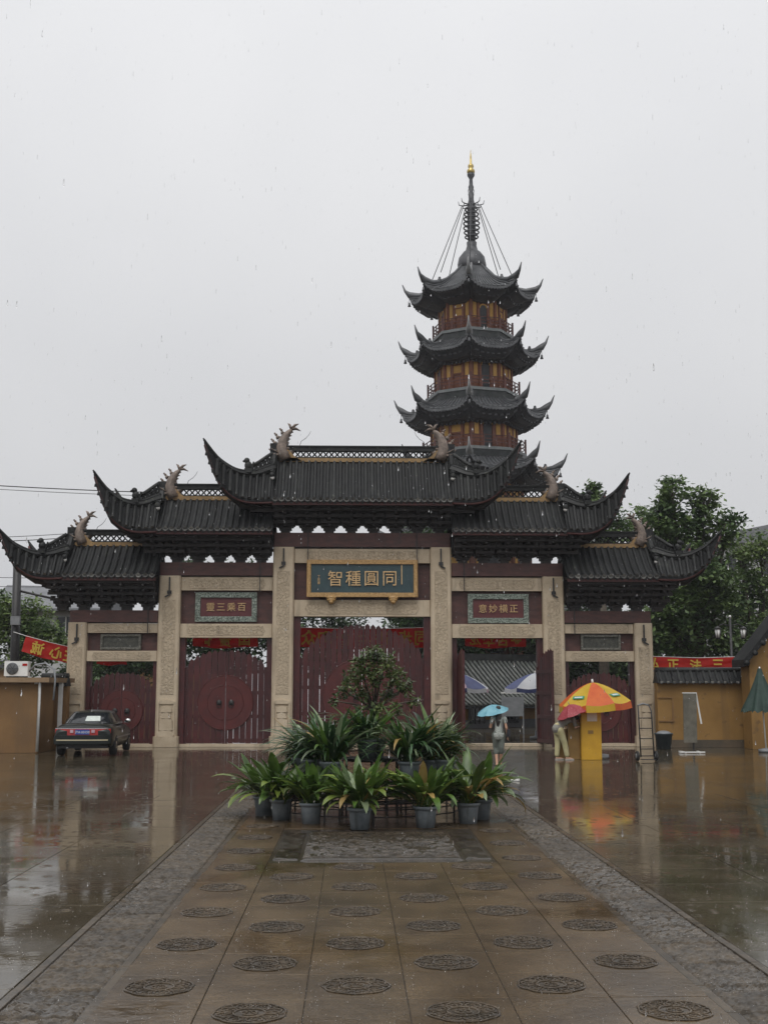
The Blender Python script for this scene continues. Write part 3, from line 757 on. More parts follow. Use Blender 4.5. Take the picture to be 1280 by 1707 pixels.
for s in (-1, 1):
    xs_ = [s*(3.40+.39+i*.79) for i in range(6)]
    if s < 0: gate_roof(-7.53, -3.30, 6.77, 9.16, 7.90, 1.95, True, False, 2.22, xs_, .92)
    else: gate_roof(3.30, 7.53, 6.77, 9.16, 7.90, 1.95, False, True, 2.22, xs_, .92)
    xs_ = [s*(7.62+.36+i*.79) for i in range(5)]
    if s < 0: gate_roof(-10.87, -7.50, 4.98, 7.40, 6.20, 1.55, True, False, 2.20, xs_, .88)
    else: gate_roof(7.50, 10.87, 4.98, 7.40, 6.20, 1.55, False, True, 2.20, xs_, .88)

# ------------------------------------------------------------------ survey helper: where a sight line meets a vertical plane at depth Y
_F, _th, _ph = 1950.0, rad(8.53), rad(1.587)
def at(px, py, Y):
    f_ = Vector((sin(_ph)*cos(_th), cos(_ph)*cos(_th), sin(_th))); r_ = Vector((cos(_ph), -sin(_ph), 0)); u_ = r_.cross(f_)
    d = f_+r_*((px-640)/_F)+u_*((853.5-py)/_F)
    p = d*(Y/d.y); return Vector((p.x, Y, p.z+CAM_H))

# ------------------------------------------------------------------ pagoda
PTILE = M('pagoda_tile_hazed', (.045, .048, .052), (.10, .103, .108), 1.6, .45, bump=.3, bscale=12, rand=.15)  # tile tone lifted: part of the distance haze is put into the colour
PWALL = M('pagoda_red_timber', (.17, .058, .030), (.25, .092, .045), 2, .6, bump=.2, bscale=14, rand=.12)
PYEL = M('pagoda_ochre_plaster', (.52, .28, .06), (.66, .38, .10), 2, .7, rand=.15)
PDARK = M('pagoda_eave_timber_hazed', (.032, .033, .038), (.055, .055, .060), 2, .6, rand=.2)  # timber lightened too, its colour carries some of the haze over the pagoda
PSLAB = M('pagoda_balcony_stone', (.11, .125, .125), (.17, .18, .18), 3, .6)
PRED = M('pagoda_railing_red', (.085, .028, .022), (.12, .04, .03), 3, .6)
PFIN = M('pagoda_ridge_pale', (.16, .165, .17), (.26, .26, .26), 3, .5)
BRASS = M('spire_gilt', (.42, .31, .10), (.58, .45, .18), 4, .32, metal=.6)
BRONZE = M('spire_bronze', (.05, .053, .058), (.10, .10, .105), 3, .5, metal=.3)
pag = thing('pagoda', 'seven-storey octagonal red timber pagoda with upswept grey eaves and gilt-tipped spire', 'pagoda', (8.40, 79.0, 0))
PH0 = rad(-9)
def oct_v(k, R): a = PH0+k*pi/4; return Vector((R*sin(a), -R*cos(a), 0))
def oct_prism(b, R, z0, z1, R1=None):
    R1 = R1 or R
    vs = [oct_v(k, R)+Vector((0, 0, z0)) for k in range(8)]+[oct_v(k, R1)+Vector((0, 0, z1)) for k in range(8)]
    b.add(vs, [tuple(range(8))[::-1], tuple(range(8, 16))]+[(k, (k+1) % 8, (k+1) % 8+8, k+8) for k in range(8)])
def pagoda_roof(ri, zi, re, ze, flare, nr=11):
    rb = MB(); U = [-1+i/8 for i in range(17)]; T = [0, .2, .4, .6, .8, 1]
    def pt(k, u, t):
        a0, a1 = oct_v(k, ri), oct_v(k+1, ri); e0, e1 = oct_v(k, re), oct_v(k+1, re)
        inn = a0.lerp(a1, (u+1)/2); e = e0.lerp(e1, (u+1)/2); e *= 1-.05*(1-u*u)
        p = inn.lerp(e, t); p.z = lerp(zi, ze, 1-(1-t)**1.6)+flare*(abs(u)**4)*(t**2.2)
        return p
    under = MB()
    for k in range(8):
        rows = [[pt(k, u, t) for u in U] for t in T]
        rb.grid(rows)
        rb.grid([[pt(k, u, 1) for u in U], [pt(k, u, 1)-Vector((0, 0, .16)) for u in U]], False)
        low = [[pt(k, u, t)-Vector((0, 0, .16)) for u in U] for t in (1,)]
        wl_ = [oct_v(k, ri*.98).lerp(oct_v(k+1, ri*.98), (u+1)/2)+Vector((0, 0, ze-.72)) for u in U]
        mid = [(a.lerp(b, .45)+Vector((0, 0, -.24))) for a, b in zip(low[0], wl_)]
        under.grid([low[0], mid, wl_], False)
        for i in range(0, 17):
            under.bar(low[0][i]-Vector((0, 0, .02)), wl_[i]+Vector((0, 0, .12)), .09)
        for fr, dz in ((.25, .05), (.55, .03), (.8, .0)):
            for i in range(0, 16):
                a, b = low[0][i].lerp(wl_[i], fr), low[0][i+1].lerp(wl_[i+1], fr)
                if i % 2 == 0: under.bar(a+Vector((0, 0, -.14+dz)), b+Vector((0, 0, -.14+dz)), .14, .22)
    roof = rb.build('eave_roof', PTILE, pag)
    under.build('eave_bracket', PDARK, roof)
    rr = MB()
    for k in range(8):
        for i in range(nr):
            u = -1+2*(i+.5)/nr
            rr.tube([pt(k, u, t)+Vector((0, 0, .03)) for t in T], .075, 5)
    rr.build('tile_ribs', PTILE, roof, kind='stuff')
    for k in range(8):
        line = [pt(k, -1, t) for t in T]
        d = (line[-1]-line[-2]); d.z = 0; d.normalize()
        line = [p+Vector((0, 0, .10)) for p in line]+[line[-1]+d*.30+Vector((0, 0, .42)), line[-1]+d*.50+Vector((0, 0, .90))]
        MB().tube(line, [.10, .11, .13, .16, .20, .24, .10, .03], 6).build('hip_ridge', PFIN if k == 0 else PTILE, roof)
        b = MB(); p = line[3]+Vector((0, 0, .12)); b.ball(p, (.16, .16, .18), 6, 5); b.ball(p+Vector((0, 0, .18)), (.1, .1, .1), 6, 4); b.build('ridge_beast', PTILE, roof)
        b = MB(); p = line[5]+Vector((0, 0, -.25)); b.tube([p, p-Vector((0, 0, .28))], .015, 4); b.lathe([(.03, .30), (.07, .26), (.08, .12), (.12, 0)], 8, p-Vector((0, 0, .58))); b.build('wind_bell', BRONZE, roof)
    return roof
def storey(zf, rw, rbal, re, zn, top=False, detail=True):
    """zf balcony floor, wall radius, balcony radius, eave radius, zn next floor"""
    H_ = (zn-zf) if not top else 3.8
    b = MB(); oct_prism(b, rw, zf-.3, zf+H_*.80); wall = b.build('storey_wall', PWALL, pag)
    for k in range(8):
        a, c = oct_v(k, rw), oct_v(k+1, rw); n_ = ((a+c)/2).normalized(); t_ = (c-a).normalized(); W = (c-a).length; m_ = (a+c)/2
        rz = math.atan2(t_.y, t_.x)
        def bx(b, u, z0, z1, w_, d_): p = m_+t_*u+n_*(d_/2-.002); b.box((p.x, p.y, (z0+z1)/2), (w_, d_, z1-z0), rz)
        for u in (-.5, -.19, .19, .5): MB_ = MB(); bx(MB_, u*W, zf, zf+H_*.74, .15, .10); MB_.build('post', PWALL, wall)
        for u in (-.345, .345):
            q = MB(); bx(q, u*W, zf+H_*.20, zf+H_*.50, W*.13, .03); q.build('wall_panel', PYEL, wall)
        if k % 2 == 0:
            q = MB(); w_ = W*.13
            pl = [(-w_, 0), (w_, 0), (w_, H_*.36)]+[(w_*cos(i*pi/6), H_*.36+w_*sin(i*pi/6)) for i in range(1, 6)]+[(-w_, H_*.36)]
            f = []; vs = []
            for d_ in (0, .05):
                for (u, z) in pl: p = m_+t_*u+n_*d_; vs.append((p.x, p.y, zf+.05+z))
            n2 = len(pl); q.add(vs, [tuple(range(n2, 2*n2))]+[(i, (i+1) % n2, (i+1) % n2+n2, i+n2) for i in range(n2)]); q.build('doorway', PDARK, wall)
            q = MB(); q.tube([m_+t_*(w_*1.15*cos(i*pi/10))+n_*.05+Vector((0, 0, zf+.05+H_*.36+w_*1.15*sin(i*pi/10))) for i in range(11)], .06, 5); q.build('door_arch', PYEL, wall)
        else:
            q = MB(); bx(q, 0, zf+H_*.26, zf+H_*.52, W*.32, .04); q.build('window', PYEL, wall)
            q = MB(); bx(q, 0, zf+H_*.23, zf+H_*.255, W*.36, .09); bx(q, 0, zf+H_*.38, zf+H_*.40, W*.36, .09); bx(q, 0, zf+H_*.525, zf+H_*.55, W*.36, .09); q.build('window_frame', PWALL, wall)
    if rbal:
        b = MB(); oct_prism(b, rbal, zf-.28, zf-.08); oct_prism(b, rw+.05, zf-.85, zf-.285, rbal-.15); bal = b.build('balcony', PSLAB, pag)
        for k in range(8):
            a, c = oct_v(k, rbal-.08), oct_v(k+1, rbal-.08)
            MB().bar(a+Vector((0, 0, zf-.1)), a+Vector((0, 0, zf+.92)), .12).build('railing_post', PRED, bal)
            for fr in (.33, .67):
                p = a.lerp(c, fr); MB().bar(p+Vector((0, 0, zf-.1)), p+Vector((0, 0, zf+.72)), .08).build('railing_post', PRED, bal)
            q = MB()
            for z in (.22, .45, .70): q.bar(a+Vector((0, 0, zf+z)), c+Vector((0, 0, zf+z)), .05)
            q.build('railing', PRED, bal)
    if top: pagoda_roof(.85, zf+5.05, re, zf+2.45, .70)
    else: pagoda_roof(rw*1.02, zn-.75, re, zn-1.75, .75)
FL = [0, 4.3, 8.8, 13.5, 18.05, 22.15, 26.4]
for i, (rw, rbal, re) in enumerate(((4.3, 0, 7.4), (4.0, 4.9, 7.0), (3.7, 4.6, 6.5), (3.25, 4.15, 5.85), (2.9, 3.6, 5.05), (2.62, 3.25, 4.75), (2.3, 2.85, 4.45))):
    storey(FL[i]+(.3 if i == 0 else 0), rw, rbal, re, FL[i+1] if i < 6 else 30.2, top=i == 6)
# spire
b = MB(); b.lathe([(1.0, 31.3), (1.02, 31.7), (.92, 32.2), (.62, 32.6), (.45, 32.72), (.34, 33.1), (.36, 33.35)], 16); sp = b.build('spire', BRONZE, pag)
MB().lathe([(.26, 33.3), (.30, 34), (.30, 35.6), (.26, 36.2), (.18, 36.6), (.20, 36.9), (.13, 37.05), (.20, 37.5), (.14, 37.65), (.12, 38.1), (.26, 38.35), (.27, 38.5)], 12).build('spire_mast', BRONZE, sp)
for i in range(7):
    z = 33.75+i*.34; R = .36+.20*sin(pi*(i+1.3)/8.2)
    q = MB(); q.tube([(R*cos(t), R*sin(t), z) for t in [2*pi*j/20 for j in range(21)]], .055, 5)
    for j in range(4): q.bar((0, 0, z), (R*cos(j*pi/2+.4), R*sin(j*pi/2+.4), z), .05)
    q.build('spire_ring', BRONZE, sp)
for z, r in ((37.2, .22), (36.95, .2)):
    MB().tube([(r*cos(t), 0, z+r*sin(t)) for t in [2*pi*j/14 for j in range(15)]], .018, 4).build('spire_loop', BRONZE, sp)
MB().lathe([(.20, 38.48), (.29, 38.62), (.27, 38.78), (.14, 38.9), (.21, 39.02), (.20, 39.15), (.09, 39.26), (.06, 39.8), (.012, 40.32)], 12).build('gilt_finial', BRASS, sp)
for j in range(8):
    a = PH0+j*pi/4; d = Vector((sin(a), -cos(a), 0))
    MB().tube([d*.2+Vector((0, 0, 36.15)), d*.62+Vector((0, 0, 36.12)), d*.86+Vector((0, 0, 36.18)), d*.92+Vector((0, 0, 36.45))], [.05, .045, .035, .02], 5).build('spire_hook', BRONZE, sp)
    MB().tube([d*.66+Vector((0, 0, 36.1)), d*2.9+Vector((0, 0, 30.5))], .028, 4).build('stay_chain', BRONZE, sp)

# ------------------------------------------------------------------ trees
def leafmat(name, dark, light):
    return M(name, dark, light, .9, .5, trans=.28, lo=.38, hi=.64, det=3)
LEAF_D = leafmat('dark_foliage', (.022, .046, .016), (.070, .120, .036))
LEAF_M = leafmat('mid_foliage', (.042, .082, .028), (.145, .215, .065))
LEAF_L = leafmat('light_foliage', (.058, .105, .032), (.19, .26, .08))
BARK = M('bark', (.05, .04, .03), (.09, .075, .055), 6, .8, bump=.8, bscale=15)
def tree(name, label, blobs, Y, mat, leaf=.2, dens=1.0, group=None, depth=1.0, seed=1, base=None, cat='tree'):
    """blobs: (px, py, radius px) of leaf masses as surveyed, all near depth Y; trunk and limbs reach into each"""
    r = random.Random(seed); cen = []
    for i, (px, py, rp) in enumerate(blobs):
        p = at(px, py, Y); R = rp/_F*Y
        p.y += r.uniform(-.5, .5)*R*depth
        cen.append((p, R))
    bx_ = base if base is not None else sum(c.x*R for c, R in cen)/sum(R for c, R in cen)
    root = thing(name, label, cat, (bx_, Y, 0), 0, group)
    o3 = Vector((bx_, Y, 0))
    zt = min(c.z for c, R in cen); top = max(c.z for c, R in cen)
    tb = MB(); rt = .05+.016*top
    fork = Vector((0, 0, max(1.0, zt*.8)))
    tb.tube([(0, 0, -.05), (.03, 0, fork.z*.5), fork], [rt*1.3, rt, rt*.9], 8)
    for c, R in cen:
        e = c-o3; m_ = fork.lerp(e, .5)+Vector((r.uniform(-.3, .3), r.uniform(-.3, .3), .25))
        tb.tube([fork, m_, e, e+Vector((0, 0, R*.6))], [rt*.75, rt*.42, rt*.22, .02], 6)
        for _ in range(4):
            d = Vector((r.gauss(0, 1), r.gauss(0, 1), r.gauss(.3, .7))).normalized()
            tb.tube([m_.lerp(e, r.uniform(.3, 1)), e+d*R*.8], [rt*.18, .012], 5)
    tb.build('trunk', BARK, root)
    vs, fs = [], []
    for c, R in cen:
        c = c-o3
        nclump = max(10, int(dens*22*(R/.7)**2))
        for _ in range(nclump):
            d = Vector((r.gauss(0, 1), r.gauss(0, 1), r.gauss(0, 1))).normalized()
            p = c+d*R*(r.random()**.45)*r.choice((1, 1, 1, 1.2)); cr_ = R*r.uniform(.10, .22)+leaf*.7
            for _ in range(int(12+18*dens)):
                q = p+Vector((r.gauss(0, 1), r.gauss(0, 1), r.gauss(0, .8)))*cr_*.62
                a = Vector((r.gauss(0, 1), r.gauss(0, 1), r.gauss(-.15, .5))).normalized(); s_ = a.cross(Vector((r.gauss(0, .4), r.gauss(0, .4), 1))).normalized()
                L = leaf*r.uniform(.7, 1.3); w_ = L*.30; n_ = a.cross(s_)
                o = len(vs); vs += [q, q+a*L*.5+s_*w_+n_*L*.06, q+a*L, q+a*L*.5-s_*w_+n_*L*.06]; fs.append((o, o+1, o+2, o+3))
    me = bpy.data.meshes.new('crown'); me.from_pydata([tuple(v) for v in vs], [], fs); me.materials.append(mat); me.update()
    inst('crown', me, root)
    return root
tree('camphor_tree', 'tall leafy tree rising behind the yellow wall at the gateway end', [(1118, 820, 24), (1100, 850, 30), (1172, 832, 22), (1165, 870, 34), (1218, 868, 18), (1205, 890, 26), (1075, 880, 30), (1130, 900, 48), (1070, 930, 40), (1150, 960, 55), (1190, 950, 36), (1110, 1010, 52), (1170, 1030, 50), (1120, 1065, 42), (1200, 1000, 44), (1080, 1075, 34), (1215, 1070, 36), (1160, 1090, 34)], 55, LEAF_M, .26, 1.0, seed=3)
tree('roadside_tree', 'pale green tree in front of the grey-roofed modern block', [(1268, 915, 30), (1240, 960, 28), (1275, 985, 40), (1238, 1010, 28), (1262, 1050, 40), (1222, 1062, 26), (1228, 925, 20), (1285, 1090, 40)], 58, LEAF_L, .24, .9, seed=5)
tree('background_tree', 'slender tree top showing between the kiosk-side gateway roofs', [(990, 812, 9), (978, 828, 12), (1003, 830, 10), (1030, 870, 14), (985, 850, 22), (960, 880, 28), (1010, 890, 28), (1050, 880, 18)], 63, LEAF_M, .24, 1.0, seed=6)
tree('roadside_tree', 'bushy light green tree beside the black utility pole', [(12, 1012, 26), (52, 1030, 32), (88, 1062, 28), (20, 1062, 40), (66, 1082, 34), (105, 1075, 22), (-20, 1040, 45)], 56, LEAF_L, .22, 1.0, seed=8)
tree('background_tree', 'dark low tree seen through the doorway behind the parked car', [(165, 1080, 30), (215, 1062, 34), (190, 1120, 40), (130, 1120, 34), (245, 1110, 36)], 66, LEAF_D, .26, .8, seed=9)
tree('background_tree', 'dark green tree seen over the closed door next to the car', [(320, 962, 34), (405, 968, 36), (360, 1005, 44), (430, 1040, 40), (310, 1060, 44), (380, 1090, 50)], 70, LEAF_D, .28, .8, seed=10)
tree('background_tree', 'green tree seen above the arched central door', [(520, 1010, 34), (470, 1050, 40), (570, 1045, 36), (540, 1090, 44)], 72, LEAF_D, .28, .8, seed=11)
tree('background_tree', 'dark tree in front of the pagoda foot behind the gate brackets', [(690, 915, 30), (735, 900, 30), (660, 985, 40), (720, 990, 48), (690, 1060, 46), (760, 1050, 48)], 70, LEAF_D, .28, .8, seed=12)
tree('background_tree', 'dark tree over the tiled hall inside the open gate', [(815, 1058, 32), (870, 1050, 36), (845, 1010, 36), (910, 1080, 36), (780, 1095, 28)], 73, LEAF_D, .28, .9, seed=13)
tree('background_tree', 'dark tree seen over the door behind the ticket kiosk', [(960, 1060, 36), (1010, 1080, 36), (1040, 1050, 30), (985, 1010, 38), (945, 1105, 34), (1000, 1120, 38), (1050, 1110, 36)], 68, LEAF_D, .28, .8, seed=14)

# ------------------------------------------------------------------ yellow walls, booth, houses
OCHRE = M('ochre_limewash', (.20, .108, .026), (.27, .150, .040), .8, .7, bump=.2, bscale=30, streak=((.10, .06, .026), .58, 1.6), speck=(3, (.15, .082, .026), .62))
OCHRE2 = M('brown_ochre_limewash', (.165, .088, .032), (.22, .122, .044), .8, .7, bump=.2, bscale=30, streak=((.11, .07, .035), .56, 1.6))
WHITE = M('white_paint', (.62, .62, .60), (.72, .72, .70), 3, .5)
GREYPL = M('grey_plastic', (.16, .17, .18), (.22, .23, .24), 5, .45)
GLASS = M('dark_glass', (.012, .014, .016), (.02, .022, .024), 2, .08)
CONC = M('pale_render', (.42, .42, .42), (.52, .52, .51), .6, .8, streak=((.3, .3, .29), .55, 1))
GREYROOF = M('grey_slate_roof', (.13, .135, .145), (.19, .195, .205), 1.2, .6)
BANNER = M('red_banner_cloth', (.55, .024, .018), (.64, .034, .022), 2, .7, trans=.5)
YELTXT = M('yellow_banner_print', (.68, .48, .07), (.74, .54, .10), 4, .7, trans=.3)

def tile_coping(parent, x0, x1, y, z, half=.42, rise=.36):
    """double-pitched wall cap: bed, tile rows with end discs, ridge roll"""
    b = MB(); b.prism([(-half, z), (half, z), (.06, z+rise), (-.06, z+rise)], 'x', x0, x1); cp = b.build('coping', TILEBASE, parent, (0, y, 0))
    rm = MB()
    for s in (-1, 1):
        rm.tube([(0, s*.05, rise+.03), (0, s*half*.55, rise*.42+.03), (0, s*(half+.05), .04)], .055, 6)
        rm.ball((0, s*(half+.05), .03), (.065, .03, .065), 8, 4, mi=1)
    me = rm.mesh('coping_tile', [TILE, TILEEND]); n = int((x1-x0)/.22)
    for i in range(n): inst('coping_tile', me, cp, (x0+(i+.5)*(x1-x0)/n, 0, z+rnd.uniform(-.006, .006)))
    MB().tube([(x0, 0, z+rise+.06), (x1, 0, z+rise+.06)], .10, 8).build('coping_ridge', TILE, cp)
# right boundary wall
wy = 42.9
xl, xr = at(1094, 1200, wy).x, at(1262, 1200, wy).x
zt = at(1170, 1138, wy).z
rw_ = thing('boundary_wall', 'ochre limewashed wall with dark tile coping joining the gateway', 'wall', (0, 0, 0))
MB().box(((xl+xr)/2, wy, zt/2), (xr-xl, .40, zt)).build('wall_body', OCHRE, rw_)
MB().box(((xl+xr)/2, wy, .14), (xr-xl, .46, .28)).build('wall_base', M('damp_wall_foot', (.06, .05, .035), (.11, .08, .05), 2, .6, bump=.4), rw_)
tile_coping(rw_, xl, xr, wy, zt-.02, .40, .42)
p0, p1 = at(1094, 1163, wy), at(1119, 1202, wy)
b = MB()
for a, c in (((p0.x, p0.z), (p1.x, p0.z)), ((p1.x, p0.z), (p1.x, p1.z)), ((p1.x, p1.z), (p0.x, p1.z))): b.bar((a[0], wy-.21, a[1]), (c[0], wy-.21, c[1]), .05, .04)
b.build('wall_hatch_frame', OCHRE2, rw_)
# gabled ochre house at the right end
hy = 41.4; e = at(1236, 1112, hy); pk = at(1284, 1052, hy); sl = (pk.z-e.z)/(pk.x-e.x)
xw = at(1252, 1200, hy).x; apx = e.x+4.2; az = e.z+sl*4.2
gh = thing('gabled_house', 'ochre gabled house with dark tiled verge behind the folded green parasol', 'house', (0, 0, 0))
MB().prism([(xw, 0), (2*apx-xw, 0), (2*apx-xw, e.z+.1), (apx, az-.15), (xw, e.z+sl*(xw-e.x)-.1)], 'y', hy, hy+.9).build('wall_body', OCHRE, gh)
b = MB()
for s in (-1, 1):
    q = [(apx+s*(e.x-apx), e.z), (apx, az), (apx, az+.34), (apx+s*(e.x-apx), e.z+.26)]
    b.prism(q if s > 0 else q[::-1], 'y', hy-.25, hy+1.1)
rf = b.build('roof', TILEBASE, gh)
b = MB(); rm = []
for i in range(14):
    t = i/14; b.tube([(lerp(e.x, apx, t)+.1, hy-.30, lerp(e.z, az, t)+.14), (lerp(e.x, apx, t)+.1, hy-.20, lerp(e.z, az, t)+.14)], .10, 7)
b.build('verge_tiles', TILE, rf, kind='stuff')
# left booth with flat roof slab
by = 39.9; zt = at(40, 1137, by).z; xr = at(67, 1200, by).x
bo = thing('guard_booth', 'low brown-ochre booth with flat roof slab carrying the air conditioner', 'booth', (xr-3.2, by+1.6, 0))
MB().box((0, 0, zt/2), (6.4, 3.2, zt)).build('wall_body', OCHRE2, bo)
MB().box((.06, 0, zt+.07), (6.9, 3.7, .16)).build('roof_slab', M('booth_roof_concrete', (.20, .13, .07), (.28, .19, .11), 2, .7), bo)
MB().box((-1.6, -1.58, 1.3), (1.3, .06, 1.1)).build('window', GLASS, bo)
pp = MB(); pp.tube([(3.17, -1.68, .05), (3.17, -1.68, zt-.05), (3.0, -1.68, zt-.02)], .05, 8); pp.build('drain_pipe', WHITE, bo)
# wall stub between the booth and the gate
x0, x1 = at(66, 1200, 42.2).x, at(112, 1200, 42.2).x; zt2 = at(85, 1150, 42.2).z+.15
sw = thing('boundary_wall', 'brown-ochre wall stub with dark coping between booth and gateway', 'wall', (0, 0, 0))
MB().box(((x0+x1)/2, 42.3, zt2/2), (x1-x0, .36, zt2)).build('wall_body', OCHRE2, sw)
tile_coping(sw, x0, x1, 42.3, zt2-.02, .34, .30)
pl = thing('white_post', 'square white post standing against the wall stub by the car', 'post', (at(100, 1200, 41.7).x, 41.7, 0))
MB().box((0, 0, 1.2), (.13, .13, 2.4)).build('post_shaft', WHITE, pl); MB().box((0, 0, 2.42), (.17, .17, .06)).build('post_cap', WHITE, pl)
# air conditioner on the booth
ac = thing('air_conditioner', 'white outdoor air conditioner unit on the booth roof', 'air conditioner', (at(29, 1128, 40.3).x, 40.3, zt+.15))
b = MB(); bevel_box(b, (0, 0, .30), (.80, .32, .50), .02); b.build('casing', WHITE, ac)
b = MB()
for x in (-.28, .28): b.box((x, 0, .025), (.08, .34, .05))
b.build('feet', IRON, ac)
b = MB(); b.lathe([(.20, 0), (.205, .012), (.20, .02)], 24); o = b.build('fan_disc', GREYPL, ac, (-.12, -.163, .30), (rad(90), 0, 0))
b = MB()
for r_ in (.06, .10, .14, .18): b.tube([(r_*cos(t), -.19, r_*sin(t)) for t in [2*pi*j/18 for j in range(19)]], .006, 4)
for t in range(6): b.bar((0, -.19, 0), (.2*cos(t*pi/3), -.19, .2*sin(t*pi/3)), .008)
b.build('fan_grille', IRON, ac, (-.12, 0, .30))
MB().box((.29, -.163, .43), (.16, .012, .08)).build('red_badge', BANNER, ac)
pc = MB(); pc.tube([(.40, 0, .2), (.62, -.1, .42), (1.0, -.2, .48), (1.32, -.35, .28), (1.40, -.45, -.05), (1.38, -.50, -.75)], .035, 8)
o = pc.build('insulated_pipe', GREYPL, ac)
# utility pole and overhead wires
uy = 47; up = at(27, 1110, uy); ut = at(29, 948, uy)
po = thing('utility_pole', 'black utility pole with a cable box rising behind the booth', 'pole', (up.x, uy, 0))
MB().tube([(0, 0, 0), (ut.x-up.x, 0, ut.z+.8)], [.19, .16], 10).build('pole_shaft', IRON, po)
bz = at(24, 1035, uy).z; MB().box((-.02, -.25, bz), (.36, .18, .34)).build('cable_box', GREYPL, po)
MB().tube([(0, 0, at(0, 985, uy).z), (1.6, 0, at(0, 1000, uy).z)], .05, 6).build('bracket_arm', IRON, po)
def wire(label, a, b, sag, r=.018):
    a, b = Vector(a), Vector(b); m_ = MB(); m_.tube([a.lerp(b, t)+Vector((0, 0, -sag*4*t*(1-t))) for t in [i/14 for i in range(15)]], r, 4)
    return tag(m_.build('overhead_wire', IRON), label, 'wire')
wire('thicker overhead wire crossing the sky at the middle car-side roof', at(-60, 806, 52), at(300, 822, 52), .05, .022)
wire('thinner overhead wire just below the thick one at the middle roof', at(-60, 812, 52.5), at(300, 828, 52.5), .05, .013)
wire('thin overhead wire level with the lowest car-side ridge', at(-60, 897, 50), at(160, 886, 50), .05, .013)
wire('thicker overhead wire just under the thin one by the lowest ridge', at(-60, 904, 50.5), at(160, 893, 50.5), .05, .018)
wire('overhead wire passing the top of the utility pole', at(-60, 961, 49), at(120, 963, 49), .03, .012)
wire('second overhead wire below the pole top', at(-60, 976, 49.5), at(120, 978, 49.5), .03, .012)
# white house behind the left trees
hx = at(85, 1010, 66); wh = thing('white_house', 'white rendered house with grey curved roof behind the utility pole', 'house', (hx.x, 66, 0))
zt3 = at(85, 1012, 66).z; MB().box((0, 2.5, zt3/2), (4.6, 5, zt3)).build('wall_body', CONC, wh)
b = MB(); b.grid([[(-3.2, y_, zt3+h), (3.2, y_, zt3+h-.15)] for y_, h in ((-.9, -.15), (0, .2), (1.2, .75), (2.5, 1.45))], True); b.grid([[(-3.2, 5-y_, zt3+h), (3.2, 5-y_, zt3+h-.15)] for y_, h in ((-.9, -.15), (0, .2), (1.2, .75), (2.5, 1.45))], True)
b.prism([(-.9, zt3-.25), (5.9, zt3-.25), (5.9, zt3-.12), (2.5, zt3+1.4), (-.9, zt3-.12)], 'x', -3.15, 3.15); b.build('roof', GREYROOF, wh)
for x in (-1.3, .9):
    f = MB().box((x, -.02, zt3-1.1), (1.0, .08, 1.1)).build('window', GLASS, wh); MB().box((x, -.05, zt3-1.1), (.06, .1, 1.1)).build('window_bar', WHITE, f)
# modern block on the far right
mx_ = at(1255, 900, 82); mb_ = thing('modern_block', 'pale modern block with sloping grey roof behind the camphor tree', 'building', (at(1290, 900, 82).x, 82, 0))
zb_ = at(1255, 905, 82).z; MB().box((0, 5, zb_/2), (9, 10, zb_)).build('wall_body', CONC, mb_)
b = MB(); b.prism([(-5.0, zb_-.05), (5.5, zb_-.05), (5.5, zb_+2.2), (1.2, zb_+1.6), (-5.0, zb_+.35)], 'y', -.6, 10.6); b.build('roof', GREYROOF, mb_)
for i in range(3):
    for j in range(3):
        f = MB().box((-2.8+i*2.6, -.02, zb_-1.6-j*2.8), (1.4, .1, 1.5)).build('window', GLASS, mb_)
        q = MB(); q.box((-2.8+i*2.6, -.06, zb_-1.6-j*2.8), (.07, .08, 1.5)); q.box((-2.8+i*2.6, -.04, zb_-2.42-j*2.8), (1.6, .16, .1)); q.build('window_frame', WHITE, f)
# tiled hall inside the precinct, seen through the open gate
hp = at(835, 1200, 62)
hl = thing('precinct_hall', 'ochre hall with dark ribbed tile roof beyond the open gate', 'hall', (hp.x+1.6, 65, 0), rad(33))
zt4 = at(835, 1172, 62).z
MB().box((0, 2.2, zt4/2), (9.0, 4.4, zt4)).build('wall_body', OCHRE, hl)
MB().box((0, -.03, .22), (9.0, .1, .44)).build('wall_base', M('grey_wall_base', (.07, .07, .075), (.10, .10, .105), 2, .6), hl)
zr4 = at(835, 1098, 62).z
b = MB()
b.grid([[(-5.0, lerp(-1.2, 2.2, t), lerp(zt4-.15, zr4, t**1.2)), (5.0, lerp(-1.2, 2.2, t), lerp(zt4-.15, zr4, t**1.2))] for t in [i/6 for i in range(7)]])
b.grid([[(-5.0, lerp(5.6, 2.2, t), lerp(zt4-.15, zr4, t**1.2)), (5.0, lerp(5.6, 2.2, t), lerp(zt4-.15, zr4, t**1.2))] for t in [i/6 for i in range(7)]])
b.box((0, -1.15, zt4-.22), (10, .12, .14))
rf = b.build('roof', TILEBASE, hl)
HT = M('hall_tile_row', (.035, .040, .036), (.085, .09, .08), 3, .5, rand=.3)
rm = MB(); rm.tube([(0, lerp(-1.25, 2.2, t), lerp(zt4-.12, zr4+.03, t**1.2)) for t in [i/6 for i in range(7)]], .085, 6); me = rm.mesh('tile_row', HT)
for i in range(32): inst('tile_row', me, rf, (-4.9+i*.316, 0, 0))
MB().box((0, 2.2, zr4+.15), (10, .3, .45)).build('ridge', TILE, rf)
for x in (-3.3, -.9, 2.6):
    f = MB().box((x, -.03, zt4*.55), (1.1, .1, 1.0)).build('window', GLASS, hl)
    q = MB()
    for k in range(4): q.box((x-.45+.3*k, -.09, zt4*.55), (.04, .04, 1.0))
    q.build('window_bar', DARKWOOD, f)
